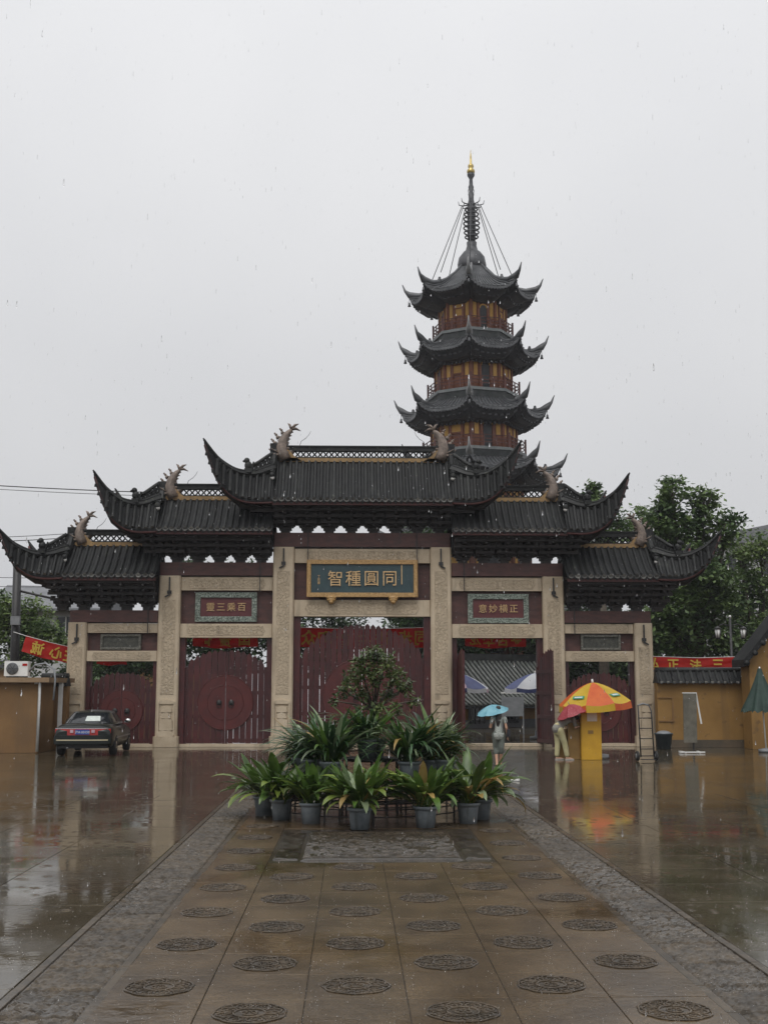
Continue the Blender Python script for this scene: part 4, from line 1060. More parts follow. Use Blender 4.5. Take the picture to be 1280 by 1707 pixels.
# notice board on two posts in the precinct
nb_ = thing('notice_board', 'grey notice board with white top rail beyond the open gate', 'notice board', (at(855, 1230, 56).x, 56, 0))
MB().box((0, 0, 1.25), (.95, .06, .9)).build('panel', GREYPL, nb_); MB().box((0, -.02, 1.9), (1.1, .08, .06)).build('top_rail', WHITE, nb_)
for x in (-.5, .5): MB().box((x, 0, .95), (.05, .05, 1.9)).build('leg', GREYPL, nb_)
# street lamp with two lanterns behind the wall
ly = 47; lp = at(1219, 1100, ly)
la = thing('street_lamp', 'black double-lantern lamp post rising behind the ochre wall', 'street lamp', (lp.x, ly, 0))
zt5 = at(1219, 1030, ly).z
MB().tube([(0, 0, 0), (0, 0, 1.2), (0, 0, zt5)], [.09, .06, .045], 10).build('post', IRON, la)
MB().ball((0, 0, zt5+.05), .06).build('post_finial', WHITE, la)
LAMPG = M('frosted_lamp_glass', (.75, .75, .73), (.8, .8, .78), 3, .4)
for s in (-1, 1):
    x = s*.52; z = at(1219, 1056, ly).z
    MB().tube([(0, 0, z+.30), (s*.3, 0, z+.38), (x, 0, z+.27)], .025, 6).build('lamp_arm', IRON, la)
    q = MB(); q.lathe([(.09, -.17), (.13, .17)], 6, (x, 0, z)); g = q.build('lantern', LAMPG, la)
    q = MB(); q.lathe([(.16, .17), (.10, .25), (.02, .30)], 6, (x, 0, z)); q.lathe([(.06, -.22), (.11, -.165)], 6, (x, 0, z))
    for k in range(6): a = k*pi/3; q.bar((x+.095*cos(a), .095*sin(a), z-.17), (x+.135*cos(a), .135*sin(a), z+.17), .018)
    q.build('lantern_frame', IRON, g)
# ---- red banners (seen from behind, so the writing runs backwards)
def banner(label, p0, p1, h, text, mirror=True, size=.5, sag=.06, facing=-1, poles=True):
    p0, p1 = Vector(p0), Vector(p1); L = (p1-p0).length
    rz = math.atan2((p1-p0).y, (p1-p0).x); tilt = math.atan2(p1.z-p0.z, math.hypot(p1.x-p0.x, p1.y-p0.y))
    root = thing('red_banner', label, 'banner', (p0+p1)/2)
    root.rotation_euler = (0, -tilt, rz)
    b = MB(); n = 28; f = lambda u: -sag*sin(pi*u)+.02*sin(9*u+1); w_ = lambda u, v: .03*sin(11*u+2*v)
    b.grid([[(lerp(-L/2, L/2, i/n), w_(i/n, j), f(i/n)-h*j/5) for j in range(6)] for i in range(n+1)])
    b.grid([[(lerp(-L/2, L/2, i/n), w_(i/n, j)+.012, f(i/n)-h*j/5) for j in range(6)] for i in range(n+1)])
    b.build('cloth', BANNER, root)
    for x, ch in text:
        u = (x+L/2)/L
        inst('character', text_mesh('character', ch, size, YELTXT, .004, mirror, bold=.012), root, (x, -.045, f(u)-h*.52), (0, 0, 0))
    q = MB(); q.tube([(-L/2-.5, .005, .03), (-L/2, .005, 0), (0, .02, -sag), (L/2, .005, 0), (L/2+.5, .005, .03)], .012, 4); q.build('rope', WHITE, root)
    return root
banner('long red banner strung behind the arched central door', at(497, 1046, 46.5), at(722, 1046, 46.5), .78, [(-2.25, '众'), (-1.6, '和'), (-.85, '谐'), (-.1, '共'), (.65, '进'), (1.55, '步'), (2.2, '同')], size=.62)
banner('short red banner under the lintel of the closed door next to the car', at(322, 1052, 46), at(430, 1052, 46), .60, [(-.75, '任'), (0, '责'), (.75, '国')], size=.50)
banner('short red banner under the lintel of the open gate', at(775, 1052, 46), at(876, 1052, 46), .60, [(-.8, '龙'), (-.27, '华'), (.27, '古'), (.8, '寺')], size=.46)
banner('sliver of red banner above the door behind the parked car', at(162, 1098, 46), at(212, 1098, 46), .22, [], size=.2, sag=.03)
banner('red banner sloping from tree to gateway above the booth', at(44, 1060, 45.2), at(128, 1081, 45.2), .62, [(-.42, '诚'), (.30, '心'), (.86, '在')], size=.50, sag=.02)
banner('red banner with worn yellow writing along the top of the ochre wall', at(1080, 1094, 44.2), at(1248, 1094, 44.2), .52, [(-1.75, '弘'), (-1.0, '正'), (-.15, '法'), (.70, '三'), (1.55, '信')], mirror=False, size=.46)

# added wall far behind the gate, keeps bright sky out of most door slits
pw = thing('sky_block_wall', 'added long ochre wall with dark coping blocking bright sky far behind the gateway doors', 'wall', (0, 0, 0))
for x0, x1 in ((-26, -9), (2, 14), (14, 30)):
    MB().box(((x0+x1)/2, 77.5 if x1 < 3 else 92, 1.7), (x1-x0-.01, .4, 3.4)).build('wall_section', OCHRE2, pw)
    b = MB(); b.prism([(-.5, 3.39), (.5, 3.39), (.06, 3.9), (-.06, 3.9)], 'x', x0, x1); b.build('coping', TILEBASE, pw, (0, 77.5 if x1 < 3 else 92, 0))

# ------------------------------------------------------------------ potted plants on a tiered stand
POT = M('grey_blue_pot', (.15, .175, .195), (.25, .28, .30), 7, .5, streak=((.07, .075, .07), .55, 8), rand=.15)
SOIL = M('wet_soil', (.02, .015, .01), (.04, .03, .02), 20, .9)
AL = [M('broad_leaf_green', (.045, .092, .018), (.105, .180, .036), 5, .32, trans=.2, rand=.35), M('broad_leaf_lime', (.14, .20, .035), (.22, .28, .06), 5, .32, trans=.25, rand=.25),
      M('withered_leaf', (.34, .22, .06), (.42, .30, .12), 6, .5, trans=.2, rand=.2), M('strap_leaf_dark', (.022, .058, .022), (.055, .110, .040), 5, .28, trans=.15, rand=.35), M('wet_leaf_pale', (.20, .26, .15), (.28, .34, .2), 5, .2, trans=.2, rand=.2)]
def leaf_mesh(L, w_, bend, stalk, mat, twist=0.0, seed=0):
    r = random.Random(seed); b = MB(); n = 9; a = .10; p = Vector((0, 0, 0)); rows = []
    ds = L/n
    for i in range(n+1):
        t = i/n
        wd = .006 if t < stalk else w_*max(.02, sin(pi*min(1, (t-stalk)/(1-stalk)))**.75)
        s_ = Vector((cos(twist*t), 0, sin(twist*t)*.6)); d = Vector((0, sin(a), cos(a))); nn = Vector((0, -cos(a), sin(a)))
        rows.append([p-s_*wd+nn*wd*.28, p, p+s_*wd+nn*wd*.28])
        p = p+d*ds; a += bend*(.35+1.3*t)/n
    b.grid(rows, True)
    return b.mesh('leaf', mat)
BROAD = [[leaf_mesh(rnd.uniform(.62, .98), rnd.uniform(.050, .072), rnd.uniform(.2, 2.6), .30, AL[m], rnd.uniform(-.6, .6), k) for k in range(8)] for m in (0, 1, 2, 4)]
STRAP = [[leaf_mesh(rnd.uniform(.70, 1.0), rnd.uniform(.024, .038), rnd.uniform(.3, 2.8), .02, AL[m], rnd.uniform(-.4, .4), k) for k in range(8)] for m in (3, 0, 4, 2)]
GRASS = [[leaf_mesh(rnd.uniform(.35, .5), rnd.uniform(.010, .015), rnd.uniform(1.2, 2.6), .02, AL[m], rnd.uniform(-.4, .4), k) for k in range(6)] for m in (1, 0, 1, 4)]
pb_ = MB(); pb_.lathe([(.125, 0), (.15, .22), (.158, .245), (.175, .25), (.178, .285), (.165, .29), (.160, .25)], 22); POTM = pb_.mesh('pot', POT)
sb_ = MB(); sb_.lathe([(.001, .245), (.158, .245)], 18, caps=False); SOILM = sb_.mesh('soil', SOIL)
def plant(label, loc, fam, n, spread, k=1.0, odds=(.72, .16, .05, .07), group=None, lean=None, pot=1.0, seed=0, name='potted_plant'):
    r = random.Random(seed+int(loc[0]*100)); t = thing(name, label, 'potted plant', loc, r.uniform(0, 6), group)
    pot *= 1.12; n = int(n*2.1); po = inst('pot', POTM, t, scale=pot); inst('soil', SOILM, po)
    for i in range(n):
        u = r.random(); m = 0
        for q, o in enumerate(odds):
            if u < o: m = q; break
            u -= o
        az = r.uniform(0, 2*pi); tl = spread*(.15+.85*math.sqrt((i+.5)/n))*r.uniform(.7, 1.15)
        inst('leaf', r.choice(fam[m]), t, (r.gauss(0, .05), r.gauss(0, .05), .24*pot), (0, 0, 0), scale=k*r.uniform(.75, 1.12)).rotation_euler = (-tl, 0, az)
    return t
AG = 'broad-leaved plants in grey pots round the stand'
plant('broad-leaved potted plant in the middle of the front row facing the carved slab', (.14, 18.42, .008), BROAD, 56, .85, 1.05, (.62, .24, .06, .08), AG, seed=1)
plant('broad-leaved potted plant between the middle one and the car-side pair', (-.63, 19.22, .008), BROAD, 44, .85, 1.0, (.7, .2, .03, .07), AG, seed=2)
plant('wide broad-leaved potted plant, front pot of the car-side pair', (-1.14, 19.83, .008), BROAD, 48, .95, 1.05, (.66, .24, .03, .07), AG, seed=3)
plant('broad-leaved potted plant at the car-side end, half behind its neighbour', (-1.46, 20.38, .008), BROAD, 46, .95, 1.05, (.6, .32, .03, .05), AG, seed=4)
plant('broad-leaved potted plant with a yellowed leaf before the bare rack', (1.16, 18.62, .008), BROAD, 46, .8, 1.05, (.66, .2, .07, .07), AG, seed=5)
plant('broad-leaved potted plant with pale wet leaves at the kiosk-side corner', (1.87, 19.16, .008), BROAD, 50, .95, 1.08, (.6, .18, .06, .16), AG, seed=6)
plant('broad-leaved potted plant at the kiosk-side end with drooping yellow tips', (2.14, 19.74, .008), BROAD, 46, 1.05, 1.05, (.6, .22, .1, .08), AG, seed=7)
def on(px, py, Y): p = at(px, py, Y); return (p.x, Y, p.z)
SG = 'strap-leaved plants on the upper tiers'
TZ1, TZ2 = .62, 1.02
plant('dark strap-leaved plant on the middle tier, car side of the centre pot', (at(552, 1290, 19.75).x, 19.75, TZ1), STRAP, 80, .78, 1.2, (.66, .18, .14, .02), SG, seed=11)
plant('dark strap-leaved plant on the middle tier, kiosk side of the centre pot', (at(682, 1290, 19.75).x, 19.75, TZ1), STRAP, 80, .82, 1.18, (.64, .18, .14, .04), SG, seed=12)
plant('dark strap-leaved plant on the middle tier beside the round green bush', (at(722, 1285, 20.2).x, 20.2, TZ1), STRAP, 76, .75, 1.2, (.6, .2, .14, .06), SG, seed=13)
plant('dark bushy strap-leaved plant in the top tier centre pot', (at(612, 1250, 20.25).x, 20.25, TZ2-.06), STRAP, 70, .85, .95, (.6, .38, .01, .01), SG, seed=14)
plant('dark strap-leaved plant on the middle tier behind the car-side pots', (at(520, 1290, 20.4).x, 20.4, TZ1), STRAP, 70, .9, 1.1, (.7, .22, .06, .02), SG, seed=15)
plant('fine arching grassy plant on the low tier between the front pots', (at(612, 1320, 19.0).x, 19.0, .34), GRASS, 80, 1.0, 1.1, (.6, .3, .08, .02), None, seed=16)
# tiered black stand
st = thing('plant_stand', 'tiered black metal plant stand under the potted plants', 'plant stand', (.36, 20.55, 0))
for R, z in ((1.55, .32), (1.08, TZ1-.02), (.50, TZ2-.08)):
    b = MB(); n = 12
    pts = [(R*cos(2*pi*i/n), R*sin(2*pi*i/n), z) for i in range(n+1)]; inn = [((R-.36)*cos(2*pi*i/n), (R-.36)*sin(2*pi*i/n), z) for i in range(n+1)]
    for i in range(n):
        b.bar(pts[i], pts[i+1], .03); b.bar(inn[i], inn[i+1], .03)
        for q in (.0, .33, .66): b.bar(Vector(pts[i]).lerp(Vector(pts[i+1]), q), Vector(inn[i]).lerp(Vector(inn[i+1]), q), .02)
    b.build('tier_shelf', IRON, st)
    for i in range(n):
        MB().bar((pts[i][0], pts[i][1], .0), pts[i], .03).build('leg', IRON, st)
    b = MB()
    for zz in (z*.35, z*.7):
        for i in range(n): b.bar((pts[i][0], pts[i][1], zz), (pts[i+1][0], pts[i+1][1], zz), .018)
    b.build('tier_rail', IRON, st)
MB().lathe([(.45, .90), (.45, .94)], 20).build('tier_top', IRON, st)
# small tree in the middle, round bush
def leafy(label, name, loc, blobs, Y, mat, leaf, dens, trunk, seed, cat):
    r = random.Random(seed); t = thing(name, label, cat, loc); o3 = Vector(loc)
    po = inst('pot', POTM, t, scale=1.15); inst('soil', SOILM, po)
    cen = [(at(x, y, Y+r.uniform(-.25, .25))-o3, rp/_F*Y) for x, y, rp in blobs]
    b = MB()
    b.tube([(0, 0, .2), (.03, 0, .2+trunk*.5), (-.01, .01, .2+trunk)], [.05, .04, .034], 8)
    fk = Vector((-.01, .01, .2+trunk))
    for c, R in cen:
        m_ = fk.lerp(c, .5)+Vector((r.uniform(-.05, .05), r.uniform(-.05, .05), .02)); b.tube([fk, m_, c], [.026, .018, .008], 6)
        for _ in range(4):
            d = Vector((r.gauss(0, 1), r.gauss(0, 1), r.gauss(.2, .7))).normalized(); b.tube([c, c+d*R*.8], [.007, .003], 4)
    b.build('trunk', BARK, t)
    vs, fs = [], []
    for c, R in cen:
        for _ in range(int(dens*(R/.3)**2)):
            d = Vector((r.gauss(0, 1), r.gauss(0, 1), r.gauss(0, 1))).normalized(); q = c+d*R*(r.random()**.4)*1.05
            a = Vector((r.gauss(0, 1), r.gauss(0, 1), r.gauss(-.1, .6))).normalized(); s_ = a.cross(Vector((r.gauss(0, .4), r.gauss(0, .4), 1))).normalized()
            L = leaf*r.uniform(.7, 1.3); w2 = L*.24; nn = a.cross(s_)
            o = len(vs); vs += [q, q+a*L*.5+s_*w2+nn*L*.08, q+a*L, q+a*L*.5-s_*w2+nn*L*.08]; fs.append((o, o+1, o+2, o+3))
    me = bpy.data.meshes.new('crown'); me.from_pydata([tuple(v) for v in vs], [], fs); me.materials.append(mat); me.update(); inst('crown', me, t)
BON = M('small_tree_leaf', (.042, .076, .026), (.17, .21, .07), 4, .35, trans=.22, lo=.4, hi=.68)
BUSH = M('bush_leaf', (.055, .095, .024), (.15, .20, .06), 4, .35, trans=.25, lo=.4, hi=.66)
leafy('small round-crowned tree standing above the potted plants', 'potted_tree', (at(625, 1200, 20.75).x, 20.75, TZ2-.08), [(622, 1092, 17), (602, 1108, 17), (642, 1104, 16), (588, 1132, 18), (622, 1124, 18), (658, 1130, 18), (574, 1152, 13), (676, 1146, 14), (645, 1158, 13), (605, 1155, 13), (556, 1168, 8), (690, 1168, 9), (630, 1182, 12), (660, 1180, 10), (600, 1184, 9)], 20.75, BON, .095, 560, .62, 4, 'potted tree')
leafy('round light green bush on the kiosk side of the upper tier', 'potted_bush', (at(742, 1285, 20.1).x, 20.1, TZ1), [(740, 1222, 20), (725, 1245, 24), (755, 1240, 18), (745, 1262, 22), (715, 1225, 14)], 20.1, BUSH, .065, 1300, .2, 5, 'potted bush')
leafy('low dark bush on the car side of the upper tier', 'potted_bush', (at(505, 1290, 20.7).x, 20.7, TZ1), [(505, 1240, 16), (490, 1258, 16), (520, 1258, 18), (500, 1275, 16)], 20.7, BON, .065, 1200, .15, 6, 'potted bush')

# ------------------------------------------------------------------ umbrellas
def umbrella(name, label, loc, R, h, mats, polez, tilt=(0, 0), valance=0.0, n=8, cat='umbrella', group=None, pole_mat=None, pole_r=.02, rot=0, marks=None, base=False, lean=0.0):
    root = thing(name, label, cat, loc, 0, group); root.rotation_euler = (tilt[0], tilt[1], rot)
    def pt(a, t): return (R*t*cos(a), R*t*sin(a), polez-h*t**1.55)
    for k in range(n):
        a0, a1 = 2*pi*k/n, 2*pi*(k+1)/n; b = MB(); rows = []
        for t in [i/7 for i in range(8)]:
            p, q = Vector(pt(a0, t)), Vector(pt(a1, t)); rows.append([p.lerp(q, u)-Vector((0, 0, .05*R*t*sin(pi*u))) for u in (0, .25, .5, .75, 1)])
        b.grid(rows)
        pn = b.build('canopy_panel', mats[k % len(mats)], root, fix=False)
        if valance:
            e = rows[-1]; v = MB(); v.grid([e, [p*1.0+Vector((p.x*.02, p.y*.02, -valance*(1-.15*sin(pi*i/4)))) for i, p in enumerate(e)]], False); v.build('valance', mats[(k+1) % len(mats)], pn, fix=False)
        if marks and k % 2 == 0:
            v = MB(); am = (a0+a1)/2; c = (Vector(pt(a0, .74))+Vector(pt(a1, .74)))/2; d1 = Vector((-sin(am), cos(am), 0)); d2 = (Vector(pt(am, .62))-Vector(pt(am, .86))).normalized(); nn = d1.cross(d2)
            nn = nn if nn.z > 0 else -nn; c = c+nn*.02*R-Vector((0, 0, .03*R))
            for (w2, h2, o2, mm) in ((.17*R, .06*R, .008, 0), (.12*R, .025*R, .016, 1)):
                v.add([c+nn*o2+d1*w2+d2*h2, c+nn*o2-d1*w2*1.2+d2*h2, c+nn*o2-d1*w2-d2*h2, c+nn*o2+d1*w2*1.2-d2*h2], [(0, 1, 2, 3)], False, mm)
            v.build('printed_mark', marks, pn, fix=False)
        r_ = MB(); r_.tube([Vector(pt(a0, t))-Vector((0, 0, .012)) for t in (0.02, .25, .5, .75, 1)], .006, 4); r_.build('rib', IRON, root)
    MB().tube([(lean, 0, 0), (0, 0, polez+.05)], pole_r, 8).build('pole', pole_mat or WHITE, root)
    MB().lathe([(pole_r*1.8, polez-.03), (pole_r, polez+.10)], 8).build('ferrule', pole_mat or WHITE, root)
    if base: MB().lathe([(.28, 0), (.28, .10), (.06, .14), (.05, .35)], 16, (lean, 0, 0)).build('base', GREYPL, root)
    return root
UY = M('umbrella_yellow', (.58, .38, .02), (.66, .45, .04), 3, .5, trans=.3); UO = M('umbrella_orange', (.60, .10, .02), (.68, .15, .03), 3, .5, trans=.3)
UB = M('umbrella_light_blue', (.14, .38, .48), (.24, .50, .58), 4, .4, trans=.25); UN = M('umbrella_navy', (.035, .045, .14), (.06, .08, .20), 3, .5); UW = M('umbrella_white', (.6, .62, .66), (.7, .71, .73), 3, .5, trans=.2)
UR = M('umbrella_red_dots', (.30, .03, .045), (.34, .04, .05), 3, .5, speck=(45, (.60, .22, .24), .60), trans=.2)
UG = M('print_green', (.02, .20, .10), (.03, .25, .13), 3, .5); UP = M('umbrella_faded_pink', (.45, .30, .36), (.55, .38, .42), 3, .5)
umbrella('parasol', 'yellow and orange advertising parasol over the ticket kiosk', (7.62, 36.35, 0), 1.12, .62, [UY, UO], at(998, 1137, 36.3).z, (0, rad(-5)), .22, pole_r=.025, marks=[UG, UW], rot=.35, base=True)
umbrella('parasol', 'blue and pink parasol inside the gate beside the narrow-seen open leaf', (at(763, 1200, 50).x, 50, 0), 1.35, .62, [UN, UW, UP], at(763, 1122, 50).z, (0, 0), .18, pole_r=.025, base=True, rot=.2)
umbrella('parasol', 'white and navy parasol inside the gate behind the notice board', (at(893, 1200, 50).x, 50, 0), 1.30, .62, [UN, UW], at(893, 1122, 50).z, (0, 0), .18, pole_r=.025, base=True, rot=.0)
# folded dark green parasol
DG = M('folded_parasol_cloth', (.010, .028, .022), (.020, .048, .036), 5, .7, bump=.3)
fp = at(1276, 1240, 39.6); cp = thing('folded_parasol', 'folded dark green parasol in front of the gabled house', 'parasol', (fp.x, 39.6, 0))
z0, z1 = at(1270, 1186, 39.6).z, at(1270, 1114, 39.6).z
b = MB(); n = 48; rows = []
for t in [i/10 for i in range(11)]:
    R = .06+.56*(t**1.15)*(1 if t < .97 else .98); rows.append([((R*(1+.16*sin(8*a)*t))*cos(a)-.10, (R*(1+.16*sin(8*a)*t))*sin(a), lerp(z1, z0+.05*sin(16*a)*t, t)) for a in [2*pi*i/n for i in range(n+1)]])
b.grid(rows); b.build('folded_cloth', DG, cp)
MB().tube([(0, 0, 0), (-.10, 0, z1+.05)], .025, 8).build('pole', WHITE, cp)
MB().lathe([(.26, 0), (.26, .10), (.05, .14)], 14).build('base', GREYPL, cp)

# ------------------------------------------------------------------ kiosk, hand truck, board, sack, litter
KY = M('kiosk_yellow', (.50, .27, .015), (.60, .34, .025), 2, .45, streak=((.24, .13, .02), .58, 4))
KD = M('kiosk_yellow_worn', (.20, .115, .03), (.28, .16, .04), 2, .5)
PAPER = M('paper_notice', (.60, .55, .50), (.66, .62, .57), 6, .7)
ks = thing('ticket_kiosk', 'narrow yellow ticket kiosk with a paper notice and side counter', 'kiosk', (at(986, 1267, 35.7).x, 35.95, 0))
zt6 = 1.62
b = MB(); bevel_box(b, (0, 0, zt6/2), (.62, .55, zt6), .02); b.build('pillar', KY, ks)
b = MB(); bevel_box(b, (0, 0, zt6+.04), (.70, .62, .08), .02); b.build('pillar_cap', KY, ks)
MB().box((.03, -.282, zt6-.28), (.30, .012, .40)).build('paper_notice', PAPER, ks)
MB().box((-.02, -.285, .82), (.16, .012, .10)).build('keyhole_plate', KD, ks)
b = MB(); b.box((-.50, .12, .52), (.36, .50, 1.04)); b.box((-.52, .12, 1.07), (.44, .58, .06)); b.build('side_counter', KD, ks)
MB().box((-.82, .20, .45), (.26, .40, .88)).build('counter_shelf', KD, ks)
tr = thing('hand_truck', 'black two-wheeled hand truck standing by the column next to the wall', 'hand truck', (8.75, 35.05, 0), rad(4))
for s in (-1, 1):
    MB().tube([(s*.20, -.02, .12), (s*.20, .10, 1.45), (s*.17, .22, 1.62)], .022, 8).build('frame_rail', IRON, tr)
    w_ = MB(); w_.lathe([(.07, -.035), (.13, -.035), (.145, -.015), (.145, .015), (.13, .035), (.07, .035)], 22); wh_ = w_.build('wheel', M('hand_truck_tyre', (.012, .012, .012), (.02, .02, .02), 9, .7) if s < 0 else bpy.data.materials['hand_truck_tyre'], tr, (s*.28, .06, .145), (0, rad(90), 0))
    w_ = MB(); w_.lathe([(.03, -.04), (.075, -.04), (.075, .04), (.03, .04)], 16); w_.build('hub', GREYPL, wh_)
MB().tube([(-.17, .22, 1.62), (0, .26, 1.67), (.17, .22, 1.62)], .022, 8).build('handle', GREYPL, tr)
MB().box((0, -.10, .05), (.42, .24, .014)).build('toe_plate', IRON, tr)
for z in (.35, .65, .95, 1.25): MB().tube([(-.20, .10*(z-.12)/1.33-.02, z), (.20, .10*(z-.12)/1.33-.02, z)], .016, 6).build('crossbar', IRON, tr)
MB().tube([(-.28, .06, .145), (.28, .06, .145)], .015, 6).build('axle', IRON, tr)
sg = thing('sign_stand', 'grey sign board on a white stand before the ochre wall', 'sign', (at(1152, 1255, 39.2).x, 39.3, 0))
MB().box((0, 0, 1.15), (.44, .05, 1.62)).build('panel', M('sign_back_grey', (.10, .095, .075), (.16, .15, .12), 4, .6), sg, (0, 0, 0), (rad(4), 0, 0))
MB().bar((.24, -.03, 1.98), (.37, -.10, .95), .045).build('side_strip', WHITE, sg)
MB().bar((-.22, -.03, 1.97), (.25, -.03, 1.97), .03).build('top_strip', WHITE, sg)
for x in (-.24, .24): MB().bar((x, -.28, .03), (x*1.25, .28, .03), .06, .05).build('foot', WHITE, sg)
MB().bar((-.42, -.2, .035), (.42, -.2, .035), .05, .04).build('foot_bar', WHITE, sg)
MB().bar((.12, .05, .06), (.12, .02, 1.0), .05).build('upright', IRON, sg)
bx0 = at(1110, 1248, 41.6); sk = thing('plastic_tub', 'blue-grey plastic tub at the foot of the ochre wall', 'tub', (bx0.x, 41.9, 0))
b = MB(); b.lathe([(.24, 0), (.30, .50), (.33, .51), (.33, .55), (.29, .55), (.27, .5)], 18); b.build('tub_body', M('tub_blue_grey', (.045, .06, .07), (.07, .09, .10), 6, .5), sk)
b = MB(); b.ball((0, 0, .52), (.28, .28, .12)); b.build('contents', GREYPL, sk)
lt_ = MB(); lt_.box((0, 0, .02), (.16, .07, .035)); lt_.box((.09, .02, .03), (.05, .06, .05), .5); tag(lt_.build('litter', WHITE, None, (3.79, 27.7, 0)), 'white scrap of litter on the wet paving', 'litter')

# ------------------------------------------------------------------ parked car
PAINT = M('black_green_car_paint', (.005, .008, .0065), (.008, .011, .009), 2, .35, coat=.25, spec=.3)
RUB = M('rubber', (.010, .010, .010), (.016, .016, .016), 9, .75); CHROME = M('chrome', (.55, .55, .55), (.62, .62, .62), 4, .15, metal=1.0)
LRED = M('tail_lamp_red', (.34, .014, .014), (.42, .024, .02), 9, .15, coat=.6); PLB = M('plate_blue', (.02, .05, .26), (.03, .07, .32), 3, .4); SHADE = M('sunshade_pale', (.45, .50, .46), (.58, .62, .58), 8, .6)
TRIM = M('dull_trim', (.10, .10, .10), (.14, .14, .14), 8, .4); GOLDSTRIP = M('pale_bumper_strip', (.46, .40, .26), (.52, .46, .32), 4, .35)
car = thing('parked_car', 'black sedan with full-width red tail lamps parked at the gateway', 'car', (-8.42, 37.62, 0), rad(2.5))
# body: cross-sections from tail (y=0) to nose (y=4.85)
SEC = [(0.00, .80, .42, .80), (.05, .87, .32, .90), (.30, .905, .26, .985), (.80, .915, .24, 1.01), (1.25, .92, .22, 1.00), (2.4, .925, .22, .96), (3.5, .92, .22, .95), (4.2, .90, .24, .86), (4.65, .85, .27, .74), (4.82, .74, .34, .66), (4.85, .60, .42, .58)]
rows = []
for (y_, hw, zb2, ztp) in SEC:
    H2 = ztp-zb2; half = [(0, zb2), (hw*.82, zb2), (hw*.95, zb2+H2*.10), (hw, zb2+H2*.35), (hw*.995, zb2+H2*.60), (hw*.96, zb2+H2*.82), (hw*.86, zb2+H2*.955), (hw*.60, ztp), (0, ztp+.012)]
    rows.append([(x, y_, z) for x, z in half]+[(-x, y_, z) for x, z in half[-2:0:-1]]+[(half[0][0], y_, half[0][1])])
b = MB(); b.grid(rows); b.add(rows[0][:-1], [tuple(range(len(rows[0])-1))]); b.add(rows[-1][:-1], [tuple(range(len(rows[-1])-1))[::-1]])
body = b.build('body', PAINT, car)
def gh_pt(a, v, off=0.0):
    """greenhouse surface: a round the plan, v 0 belt .. 1 roof edge"""
    ex = .42; ca, sa = cos(a), sin(a)
    hw = lerp(.83, .60, v**1.1)+off; y0, y1 = lerp(.72, 1.45, v**1.15)-off, lerp(3.55, 2.75, v**1.05)+off
    sx = math.copysign(abs(ca)**ex, ca); sy_ = math.copysign(abs(sa)**ex, sa)
    return (hw*sx, (y0+y1)/2+(y1-y0)/2*sy_, lerp(.97, 1.36, v**.92))
b = MB(); A = [2*pi*i/72 for i in range(73)]
rw2 = [[gh_pt(a, v) for a in A] for v in (0, .2, .4, .6, .8, 1.0)]
cap = [[(lerp(p[0], 0, q), lerp(p[1], 2.1, q), p[2]+.065*(1-(1-q)**2)) for p in rw2[-1]] for q in (.08, .25, .5, .8, 1)]
b.grid(rw2+cap); b.build('cabin', PAINT, car)
def pane(name, a0, a1, v0, v1, mat, off=.006):
    q = MB(); q.grid([[gh_pt(lerp(a0, a1, i/10), lerp(v0, v1, j/4), off) for i in range(11)] for j in range(5)]); return q.build(name, mat, car, fix=False)
pane('rear_window', rad(222), rad(318), .10, .90, GLASS)
pane('windscreen', rad(42), rad(138), .08, .90, GLASS)
for s in (0, 1):
    base = 0 if not s else 180
    for (d0, d1) in ((-34, -2), (3, 33)): pane('side_window', rad(base+d0), rad(base+d1), .16, .88, GLASS)
    sx = 1 if not s else -1
    q = MB(); q.ball((sx*.98, 2.95, 1.04), (.10, .06, .075)); q.box((sx*.90, 2.98, 1.0), (.10, .05, .05)); q.build('wing_mirror', CHROME if sx > 0 else PAINT, car)
    for y_ in (1.75, 2.7): MB().box((sx*.925, y_, .80), (.03, .18, .035)).build('door_handle', PAINT, body)
    MB().box((sx*.915, 2.4, .56), (.03, 3.0, .045)).build('side_strip', TRIM, body)
    for y_ in (.95, 3.85):
        w_ = MB(); w_.lathe([(.19, -.10), (.30, -.10), (.325, -.07), (.325, .07), (.30, .10), (.19, .10)], 28); ty = w_.build('wheel', RUB, car, (sx*.82, y_, .325), (0, rad(90), 0))
        w_ = MB(); w_.lathe([(.03, -.09), (.10, -.105), (.195, -.085), (.195, .085), (.10, .105), (.03, .09)], 20); w_.build('rim', CHROME, ty)
q = MB(); q.grid([[gh_pt(lerp(rad(269.7), rad(281), i/8), lerp(.26, .66, j/3), .012) for i in range(9)] for j in range(4)]); q.build('sunshade', SHADE, car, fix=False)
q = MB(); q.grid([[gh_pt(lerp(rad(226), rad(236), i/3), lerp(.08, .88, j/3), .010) for i in range(4)] for j in range(4)]); q.build('pillar_glint', TRIM, car, fix=False)
def rear_strip(name, z0, z1, hw, y_, mat, dep=.03, n=14, curve=.10):
    q = MB(); f = lambda x: y_+curve*(abs(x)/.9)**3
    q.grid([[(x, f(x)-dep, z) for z in (z0, (z0+z1)/2, z1)] for x in [lerp(-hw, hw, i/n) for i in range(n+1)]]); q.grid([[(x, f(x)+.1, z1) , (x, f(x)-dep, z1)] for x in [lerp(-hw, hw, i/n) for i in range(n+1)]]); q.grid([[(x, f(x)-dep, z0), (x, f(x)+.1, z0)] for x in [lerp(-hw, hw, i/n) for i in range(n+1)]])
    return q.build(name, mat, car)
tl = rear_strip('tail_lamp', .665, .862, .86, .02, LRED, .035)
rear_strip('lamp_brow', .862, .885, .86, .02, CHROME, .03)
rear_strip('bumper', .40, .66, .88, -.03, PAINT, .06)
rear_strip('bumper_strip', .50, .535, .80, -.035, GOLDSTRIP, .07)
rear_strip('valance', .26, .39, .80, .03, RUB, .03)
